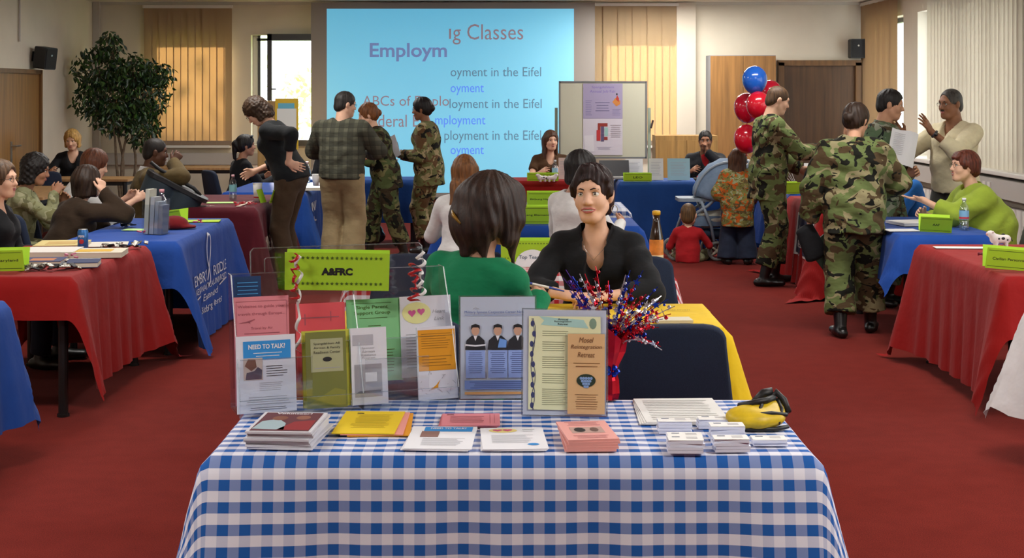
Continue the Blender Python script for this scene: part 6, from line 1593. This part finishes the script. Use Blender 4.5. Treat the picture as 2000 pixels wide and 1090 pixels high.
# ---- stroller
SX, SYY = 2.04, 15.25
st = thing('stroller', 'blue-grey baby stroller beside the toddler and child', 'stroller', (SX, SYY, 0), 0)
sblue = mat('stroller_blue', '6f86a0', .8, noise=.12, nscale=12, bump=.4, bscale=10, bdist=.02); sgrey = mat('stroller_frame', '8593a0', .45); swhite = mat('stroller_lining', 'c4c2b4', .85, noise=.1, nscale=10); snavy = mat('stroller_basket', '2f4056', .85)
for sy in (-.2, .2):
    MB().tube([(-.38, sy, .14), (-.28, sy, .42), (-.05, sy, .56), (.25, sy, .86), (.36, sy, .98)], .016, 8).build('frame_tube', sgrey, st, True)
    MB().tube([(.02, sy, .12), (-.02, sy, .35), (-.12, sy, .60)], .016, 8).build('frame_tube', sgrey, st, True)
MB().tube([(.36, -.2, .98), (.40, -.1, 1.0), (.40, .1, 1.0), (.36, .2, .98)], .018, 8).build('push_handle', sgrey, st, True)
q = MB(); n = 12
for j in range(n + 1):
    t = R(8 + 118 * j / n); cx_, cz_, rr = .18, .60, .36 * (1 + .025 * (j % 2))
    for i in range(11):
        a = R(-90 + 180 * i / 10); ca_ = max(0, math.cos(a)) ** .45
        q.v.append((cx_ - rr * math.cos(t) * (.35 + .65 * ca_), math.sin(a) * .23, cz_ + rr * 1.18 * math.sin(t) * ca_))
q.f = [(j * 11 + i, j * 11 + i + 1, (j + 1) * 11 + i + 1, (j + 1) * 11 + i) for j in range(n) for i in range(10)]
cn = q.build('canopy', sblue, st, True); cn.modifiers.new('thickness', 'SOLIDIFY').thickness = .008
MB().tube([(.18 - .37 * math.cos(R(8 + 118 * j / 10)), -.16, .60 + .40 * math.sin(R(8 + 118 * j / 10))) for j in range(11)], .013, 8).build('canopy_rim', sgrey, st, True)
S = Sdf().seg((-.05, 0, .40), (.14, 0, .42), (.09, .17), (.09, .17), (0, 0, 1), .03).seg((.12, 0, .42), (.26, 0, .78), (.17, .05), (.15, .045), (0, 1, 0), .03)
mobj('seat_pad', S.mesh('seat_pad', .012, .004, 40, 1), swhite, st)
MB().rbox((-.15, 0, .615), (.40, .36, .035), .05, 'z').build('tray', sgrey, st)
S = Sdf().seg((-.12, 0, .26), (.15, 0, .27), (.07, .17), (.06, .17), (0, 0, 1), .02).clip((0, 0, .30), (0, 0, 1))
mobj('basket', S.mesh('basket', .012), snavy, st)
MB().rbox((-.05, 0, .40), (.34, .34, .10), .05, 'y').build('seat_front', sblue, st)
def wheel(x, y, rr):
    Mx = Matrix.Rotation(R(90), 3, 'X'); wv = MB().lathe([(rr * .72, -.018), (rr * .95, -.02), (rr, -.012), (rr, .012), (rr * .95, .02), (rr * .72, .018), (rr * .72, -.018)], 24, (x, y, rr), False, Mx).build('wheel', mat('tyre_grey', '7c7c7a', .7), st, True)
    q = MB().lathe([(0, -.014), (.022, -.016), (.022, .016), (0, .014)], 14, (x, y, rr), True, Mx)
    for k in range(5):
        a = 2 * math.pi * k / 5; q.tube([(x + .015 * math.cos(a), y, rr + .015 * math.sin(a)), (x + rr * .78 * math.cos(a), y, rr + rr * .78 * math.sin(a))], .012, 6)
    q.build('wheel_spokes', mat('spoke_cream', 'b5ac98', .6), wv, True)
wheel(.04, -.21, .10); wheel(.02, .21, .10); wheel(-.38, -.19, .10); wheel(-.38, .19, .10)

# ---- balloons
def balloon(label, px, py, rpx, Y, col, tie):
    c = W(px, py, Y); rr = rpx * Y / FPX
    b_ = thing('balloon', label, 'balloon', c, 0, 'party balloons')
    prof = [(max(.001, rr * math.sin(t) * (1 if t < 1.6 else 1 - .12 * ((t - 1.6) / 1.5) ** 2)), rr * (1.08 if t < 1.6 else 1.22) * math.cos(t)) for t in [.02 + 3.08 * i / 18 for i in range(19)]]
    MB().lathe(list(reversed(prof)), 24).build('balloon_skin', mat('latex_' + col, col, .18, spec=.6, coat=.4), b_, True)
    MB().lathe([(.012, -rr * 1.22 - .018), (.004, -rr * 1.22 - .004), (.006, -rr * 1.2)], 10).build('knot', mat('latex_' + col, col, .18), b_, True)
    MB().tube([(0, 0, -rr * 1.22), ((tie.x - c.x) * .4, (tie.y - c.y) * .4, (-rr * 1.22 + tie.z - c.z) * .5), (tie.x - c.x, tie.y - c.y, tie.z - c.z)], .0016, 4).build('string', ribw, b_)
tie = Vector((2.80, 14.5, TZ + .006))
balloon('bright blue balloon at the top of the bunch', 1474, 155, 24.5, 14.35, '1a5cc0', tie)
balloon('red balloon on the left under the blue one', 1459, 209, 26, 14.6, 'b8102c', tie)
balloon('red balloon in front, directly under the blue one', 1481, 204, 24, 14.25, 'c4142a', tie)
balloon('red balloon partly hidden behind the soldier head', 1505, 180, 22, 14.75, 'b8102c', tie)
balloon('lowest red balloon beside the soldier shoulder', 1458, 270, 25, 14.5, 'c0122a', tie)

# ---- papers, holders and small things on the far tables
def stand_sheet(label, px0, px1, y0, y1, m, tilt=-10, rotz=0, Y=None, ln=True):
    Y = Y or (CAMH - ZT) * FPX / (y1 - CY0); p = W((px0 + px1) / 2, y1, Y); w = (px1 - px0) * Y / FPX; h = (y1 - y0) * Y / FPX
    r = page('notice', label, 'notice', (p.x, Y, ZT), w, h, m, rotz, tilt, .003, 'standing notices on the far tables')
    if ln: lines(r, inkg, -w * .36, w * .36, h * .85, h * .2, 9, y=-.0012)
    MB().box((0, .04, h * .35), (w * .3, .003, h * .72), M=Matrix.Rotation(R(22), 3, 'X')).build('prop', m, r)
stand_sheet('white notice standing behind the LEO card', 1222, 1256, 310, 346, paper('d9d8d2'))
stand_sheet('narrow white notice with a clip, right of the LEO card', 1268, 1296, 309, 352, paper('dcdbd6'))
stand_sheet('pale blue notice in a clear stand on the dark blue table', 1304, 1348, 309, 352, paper('9fc4cc'))
stand_sheet('pinkish notice standing beside the woman in brown', 1091, 1113, 308, 350, paper('d9c4bc'), Y=16.45)
stand_sheet('white notice standing behind the reaching soldier hand', 1572, 1584, 318, 372, paper('d9d8d2'), Y=14.5, ln=False)
r = thing('laptop', 'dark laptop on the dark blue table behind the notices', 'laptop', (pxX(1205, 16.55), 16.55, ZT), R(10)); MB().rbox((0, 0, .01), (.34, .24, .02), .015, 'z').build('keyboard_base', mat('laptop_grey', '9c9a96', .4), r); MB().box((0, .12, .10), (.34, .01, .2), M=Matrix.Rotation(R(-12), 3, 'X')).build('laptop_screen', mat('laptop_dark', '2a2a2e', .3), r)
r = thing('sweet_bowl', 'dark bowl of red and white sweets in front of the man in the suit', 'bowl', onT(1370, 357), 0); MB().lathe([(.05, 0), (.09, .05), (.085, .05), (.05, .012)], 18).build('bowl', mat('bowl_dark', '2a2220', .4), r, True)
for i in range(9): MB().sphere((.05 * math.cos(i * 2.4) * (i / 9) ** .5, .05 * math.sin(i * 2.4) * (i / 9) ** .5, .05 + .015 * (i % 3)), (.020, .014, .012), 8).build('sweet', (mat('sweet_red', 'b82430', .4), mat('sweet_white', 'd9d4cc', .4))[i % 2], r, True)
def cow(label, loc, rot, s_=1.0, grp='toy cows'):
    r = thing('toy_cow', label, 'toy', loc, R(rot), grp); wm = mat('cow_white', 'd9d0cc', .6); bm = mat('cow_black', '1b1a1c', .6)
    S = Sdf().seg((-.035 * s_, 0, .045 * s_), (.03 * s_, 0, .047 * s_), .024 * s_, .023 * s_).seg((-.03 * s_, 0, .055 * s_), (-.052 * s_, 0, .072 * s_), .016 * s_, .014 * s_).ell(Vector((-.060, 0, .076)) * s_, Vector((.018, .014, .014)) * s_)
    for sx in (-1, 1): S.ell(Vector((-.048, sx * .018, .086)) * s_, Vector((.005, .010, .006)) * s_, None, .004)
    for lx in (-.028, .026):
        for ly in (-.012, .012): S.seg(Vector((lx, ly, .03)) * s_, Vector((lx, ly, .004)) * s_, .009 * s_, .009 * s_, k=.006, cut='b')
    mobj('cow_body', S.mesh('cow_body', .004), wm, r)
    q = MB()
    for p, rr in (((.005, -.0235, .052), .010), ((.028, -.020, .045), .008), ((-.018, -.0225, .05), .007), ((.012, 0, .069), .011), ((-.03, -.018, .058), .006)): q.sphere(Vector(p) * s_, (rr * s_, .004 * s_, rr * .8 * s_), 8)
    q.build('black_patches', bm, r, True)
    MB().sphere(Vector((-.074, 0, .073)) * s_, Vector((.007, .011, .009)) * s_, 8).build('muzzle', mat('cow_pink', 'c99a94', .6), r, True)
    MB().tube([Vector((.052, 0, .055)) * s_, Vector((.062, 0, .035)) * s_], .003, 5).build('tail', bm, r)
cow('black and white toy cow on the right red table', onT(1955, 484), 0, 1.15)
cow('toy cow on the left of the pair in front of the woman in brown', onT(1060, 356), 20, 1.0); cow('toy cow on the right of the pair in front of the woman in brown', onT(1077, 356), 200, 1.0)

# left red table: books, papers, foil strips
def book(label, px, py, w, d_, th, col, rot, cover=None, name='book', grp='books on the left red table', z=0.0):
    p = onT(px, py); r = thing(name, label, 'book', (p.x, p.y, ZT + z), R(rot), grp)
    MB().box((0, 0, th / 2), (w, d_, th - .004)).build('pages', paper('cfc6b4'), r); MB().box((0, 0, th - .0015), (w + .004, d_ + .004, .003)).build('front_cover', col, r); MB().box((0, 0, .0015), (w + .004, d_ + .004, .003)).build('back_cover', col, r); MB().box((-w / 2 - .001, 0, th / 2), (.003, d_ + .004, th)).build('spine', col, r)
    if cover: MB().box((.0, -.01, th + .0006), (w * .6, d_ * .5, .001)).build('cover_print', cover, r)
book('yellow-covered book lying open at the back of the left red table', 122, 482, .30, .34, .025, paper('c9b878'), 8, paper('b89a5a'))
book('thick white catalogue lying flat on the left red table', 95, 499, .34, .30, .035, paper('d8d4cc'), 4)
book('long catalogue with yellow blocks on its cover on the left red table', 186, 499, .34, .26, .030, paper('d4cdb8'), 6, paper('d0a62a'))
book('navy blue book near the edge of the left red table', 163, 519, .17, .20, .028, paper('23305c'), 10)
book('small orange-edged navy booklet behind the foil strips', 85, 512, .22, .22, .016, paper('394066'), 6, paper('c07a4a'))
m_ = flat('sheet', 'grey-white paper sheet curling behind the blue can', 'paper', onT(205, 478), .28, .30, paper('c9c4b8'), 12, .004)
m_ = flat('sheet', 'narrow white folded paper next to the navy book', 'paper', onT(160, 508), .20, .07, paper('dedad0'), 8, .006)
foilm = mat('crumpled_foil', 'a8a69c', .25, .85, bump=.9, bscale=60, bdist=.01)
def foil_heap(label, px, py, n, sx, sy, col=None, grp='shiny foil packs', s_=.03):
    p = onT(px, py); r = thing('foil_heap', label, 'foil strips', p, R(6), grp); rnd = random.Random(px)
    for i in range(n):
        a = Vector((rnd.uniform(-sx, sx), rnd.uniform(-sy, sy), rnd.uniform(.008, .03)))
        MB().rbox((0, 0, 0), (s_ * rnd.uniform(1.2, 2.4), s_ * .8, .008), .004, 'z').build('foil_strip', col or (foilm if i % 3 else mat('foil_dark', '3a3a3c', .3, .7)), r, M=Matrix.Translation(a) @ Euler((rnd.uniform(-.5, .5), rnd.uniform(-.4, .4), rnd.uniform(0, 3))).to_matrix().to_4x4())
foil_heap('heap of silver foil strips at the near edge of the left red table', 95, 527, 26, .14, .05)
foil_heap('heap of silver foil strips at the far end of the left red table', 245, 485, 18, .13, .05)
foil_heap('foil scraps beside the elbow on the left blue table', 247, 443, 7, .06, .03); foil_heap('small pink wrapped sweets beside the clear stand on the left blue table', 281, 457, 5, .03, .02, mat('sweet_pink', 'b8405a', .4), 'wrapped sweets', .014)
foil_heap('pink wrapped sweets by the lime card on the left blue table', 378, 438, 6, .06, .02, mat('sweet_pink', 'b8405a', .4), 'wrapped sweets', .016); foil_heap('pink wrapped sweets on the left red table', 140, 506, 6, .05, .02, mat('sweet_rose', 'c0708a', .4), 'wrapped sweets', .014)
foil_heap('red wrapped sweets in a tray on the maroon table', 480, 401, 12, .09, .05, mat('sweet_red', 'b82430', .4), 'wrapped sweets', .018); foil_heap('dark wrapped sweets beside the Civilian Personnel card', 1924, 505, 6, .04, .02, mat('sweet_plum', '7a2438', .4), 'wrapped sweets', .014)
flat('sheet', 'lime green sheet at the far corner of the left blue table', 'paper', onT(395, 432), .26, .17, paper('b4d92e'), 6, .004); flat('sheet', 'lime green sheet lying on the maroon table', 'paper', onT(432, 396), .24, .16, paper('b9d98a'), 4, .003); flat('sheet', 'pale green sheet under the elbow on the left blue table', 'paper', onT(270, 449), .2, .12, paper('b4d98a'), -6, .003)
flat('sheet', 'long white sheet on the right red table', 'paper', onT(1880, 484), .34, .10, paper('e2e0dc'), -4, .003); flat('sheet', 'white sheet under the toy cow on the right red table', 'paper', onT(1985, 492), .22, .2, paper('e2e0dc'), -8, .003)
flat('sheet', 'stack of white forms on the right blue table', 'paper', onT(1780, 438), .26, .30, paper('dcdcda'), 12, .02); flat('sheet', 'white sheet beside the AAF card', 'paper', onT(1760, 450), .22, .16, paper('dcdcda'), 4, .004)
flat('sheet', 'pamphlet lying on the yellow table beside the tinsel', 'pamphlet', onT(1315, 628), .15, .10, paper('cfc8b0'), 4, .012)
flat('sheet', 'white binder on the blue table beside the man in plaid', 'binder', onT(602, 371), .28, .22, paper('d6d4cc'), 4, .03)
r = thing('brochure_stand', 'clear upright brochure stand on the left blue table', 'brochure stand', onT(303, 457), R(-14))
for x, h_, c in ((-.055, .30, 'b8b8a8'), (-.015, .25, '9ca0a4'), (.02, .22, '7f8894'), (.045, .20, '6a7080')): MB().box((x, .02, h_ / 2), (.030, .10, h_)).build('brochure_bundle', paper(c), r, M=Matrix.Rotation(R(3), 4, 'Y'))
MB().box((0, -.035, .10), (.15, .003, .2)).build('front_panel', acryl, r); MB().box((0, .0, .003), (.15, .12, .005)).build('base', acryl, r)
for sx in (-.075, .075): MB().box((sx, .01, .12), (.003, .11, .24)).build('side_panel', acryl, r)
r = thing('cap', 'dark red cap lying behind the clear brochure stand', 'cap', onT(340, 446), R(20)); S = Sdf().ell((0, 0, .03), (.10, .09, .06)).seg((.06, -.02, .012), (.14, -.03, .012), (.06, .012), (.05, .010), (0, 1, 0), .02).clip((0, 0, .002), (0, 0, -1)); mobj('cap_body', S.mesh('cap_body', .008), cloth('dark_red_cap', '6e1418'), r)
# carry bin held by the man in olive
p = W(338, 372, 12.55); r = thing('carry_bin', 'grey-blue plastic bin with a black rim tilted beside the man in olive', 'bin', (p.x, p.y, p.z - .05), (0, R(28), R(8)))
S = Sdf().seg((-.12, 0, -.14), (-.12, 0, .08), (.14, .12), (.17, .14), (1, 0, 0), .02, 'ab').seg((.10, 0, -.14), (.10, 0, .08), (.12, .12), (.14, .14), (1, 0, 0), .03, 'ab'); mobj('bin_body', S.mesh('bin_body', .010), mat('bin_blue_grey', '2c3c46', .6), r)
MB().rbox((-.01, 0, .095), (.56, .30, .035), .10, 'z', 6).build('rim', mat('bin_black', '131416', .5), r); MB().tube([(-.30, 0, .17), (-.2, 0, .15), (.12, 0, .14), (.2, 0, .11)], .016, 8).build('handle', mat('bin_black', '131416', .5), r, True)
# things held in hands
def held(label, name, cat, loc, rot): return thing(name, label, cat, loc, rot)
def loc_of(root, p): a = root.rotation_euler.z; return Vector((root.location.x + p[0] * math.cos(a) - p[1] * math.sin(a), root.location.y + p[0] * math.sin(a) + p[1] * math.cos(a), p[2]))
wp = loc_of(g_r, gJ['wr'][1]); r = held('blue and white pen held by the woman in green', 'pen', 'pen', (wp.x + .02, wp.y + .06, wp.z + .02), (0, 0, 0))
MB().tube([(-.05, -.02, .03), (.02, 0, .012)], .0055, 8).build('pen_barrel', whitem, r); MB().tube([(.02, 0, .012), (.085, .02, -.006)], [.0055, .003], 8).build('pen_grip', mat('pen_blue', '2a3f9c', .4), r); MB().tube([(-.075, -.027, .037), (-.05, -.02, .03)], .0058, 8).build('pen_cap', mat('pen_blue', '2a3f9c', .4), r)
wp = loc_of(p22, J22['wr'][0]); r = held('white sheet held up by the black-haired soldier', 'sheet', 'paper', W(1757, 322, 11.58), (R(-25), R(14), R(-6)))
q = MB(); n = 6
q.add([(-.105 + .21 * i / n, .015 * math.sin(i * 1.1), .30 * j / n) for j in range(n + 1) for i in range(n + 1)], [(j * 7 + i, j * 7 + i + 1, j * 7 + i + 8, j * 7 + i + 7) for j in range(n) for i in range(n)]); q.build('page', paper('d2d2d4'), r, True); lines(r, inkg, -.08, .08, .27, .08, 12, y=-.004, ragged=.1)
wp = loc_of(p11, J11['wr'][0]); r = held('white papers and black cap held by the soldier in front of the slide', 'papers', 'papers', (wp.x - .07, wp.y - .09, wp.z + .02), (R(-20), R(-28), R(-20)))
MB().box((0, 0, .08), (.10, .008, .25)).build('paper_sheaf', paper('dcdce0'), r); S = Sdf().ell((-.06, .05, .12), (.09, .05, .13)).seg((-.05, .05, .2), (-.09, .04, .26), .03, .02); mobj('black_cap', S.mesh('black_cap', .009), blk, r)
wp = loc_of(p20, J20['wr'][0]); r = held('black cap held by the tall soldier', 'cap', 'cap', (wp.x + .10, wp.y - .05, wp.z - .10), (0, R(10), 0)); S = Sdf().ell((0, 0, .0), (.09, .07, .15)).seg((-.02, 0, -.12), (.04, -.02, -.17), .05, .03); mobj('cap_body', S.mesh('cap_body', .009), blk, r)
wp = loc_of(p21, J21['wr'][0]); r = held('dark cap and green folder held by the woman soldier seen from behind', 'folder', 'folder', (wp.x - .02, wp.y - .02, wp.z - .10), (0, R(-32), R(10))); S = Sdf().seg((0, 0, .04), (-.02, 0, -.16), (.07, .03), (.09, .035), (1, 0, 0), .02); mobj('black_cap', S.mesh('black_cap', .009), blk, r); MB().box((.06, .0, -.24), (.20, .012, .34), M=Matrix.Rotation(R(-6), 3, 'Y')).build('green_folder', mat('folder_green', '2c3a2e', .5), r)
r = held('white plastic bag held by the person in the white T-shirt', 'plastic_bag', 'bag', W(236, 420, 11.45), 0); S = Sdf().seg((0, 0, .05), (-.01, 0, -.14), (.11, .03), (.09, .05), (1, 0, 0), .02); mobj('bag_body', S.mesh('bag_body', .009, .006, 45, 2), mat('white_plastic', 'ccd2d6', .35, translucent=.2), r)
wa = J23['wr'][0] * .85 + J23['el'][0] * .15; ww = loc_of(p23, wa); r = held('dark wristwatch on the wrist of the man in cream', 'wristwatch', 'watch', ww, 0)
dv = Vector(loc_of(p23, J23['wr'][0])) - Vector(loc_of(p23, J23['el'][0])); Mq = dv.to_track_quat('Z', 'Y').to_matrix().to_4x4()
MB().lathe([(.034, -.009), (.036, 0), (.034, .009)], 18, caps=False).build('strap', mat('watch_steel', '6a6a6c', .3, .8), r, True, M=Mq); MB().sphere((0, -.036, 0), (.016, .006, .016), 12, ).build('watch_face', mat('watch_dark', '16181c', .2), r, True)
MB().sphere((0, 0, 0), (.032, .004, .02), 14).build('name_badge', mat('gold_badge', 'd9c89a', .35, .3), p23, True, M=Matrix.Translation(J23['T'](-.09, .155, .30)))
# notice board by the open window
Yn = 19.2; r = thing('notice_board', 'brown panel with a yellow-edged notice, by the open window', 'notice board', (pxX(545, Yn), Yn, 0), 0)
MB().box((-.10, .03, .80), (.36, .03, 1.60)).build('panel', wood('panel_tan', '9a7a48'), r); MB().box((.10, 0, 1.30), (.30, .012, .66)).build('yellow_board', paper('c9a62a'), r); q = MB().box((.10, -.009, 1.24), (.25, .004, .52)).build('white_notice', paper('d2d4d0'), r); MB().rect(-.01, .20, 1.50, 1.57, -.012).build('blue_header', paper('5fa8c0'), r)
MB().box((-.05, .05, .02), (.5, .3, .03)).build('foot', legm, r)
for sx in (-.22, .05): MB().tube([(sx, .05, .03), (sx, .05, 1.5)], .012, 8).build('post', legm, r)
MB().box((.10, .018, .9), (.03, .02, .5)).build('stay', legm, r)
# plastic chair behind the woman in lime, empty chair behind the yellow table
pl = thing('chair', 'translucent grey plastic chair under the woman in lime green', 'chair', (3.55, 10.92, 0), R(92)); gp = mat('smoked_plastic', '6e7068', .35, noise=.05)
S = Sdf().seg((-.2, -.22, .50), (.2, -.22, .50), .02, .02).seg((0, -.24, .48), (0, -.34, .86), (.22, .018), (.20, .016), (1, 0, 0), .03).seg((0, -.2, .445), (0, .2, .445), (.22, .016), (.21, .016), (1, 0, 0), .03); mobj('seat_shell', S.mesh('seat_shell', .010), gp, pl)
for sx in (-1, 1):
    for sy in (-.18, .18): MB().tube([(sx * .17, sy, .43), (sx * .21, sy * 1.2, 0)], .011, 8).build('leg', metalm, pl)
chair('empty navy chair left of the woman in the black blouse, behind the yellow table', pxX(800, 7.35), 7.35, 182)
chair('empty navy chair under the woman in white seen beside the slide', pxX(955, 15.6), 15.7, 8)
# waste bag under the back table
r = thing('plastic_sack', 'dark blue plastic sack under the back blue table', 'bag', (-1.62, 16.6, 0), 0); S = Sdf().ell((0, 0, .11), (.20, .16, .13), None, .03).ell((.05, 0, .20), (.09, .08, .08), None, .04).clip((0, 0, .001), (0, 0, -1)); mobj('sack_body', S.mesh('sack_body', .012, .008, 50, 3), mat('navy_plastic', '161c2a', .3), r)
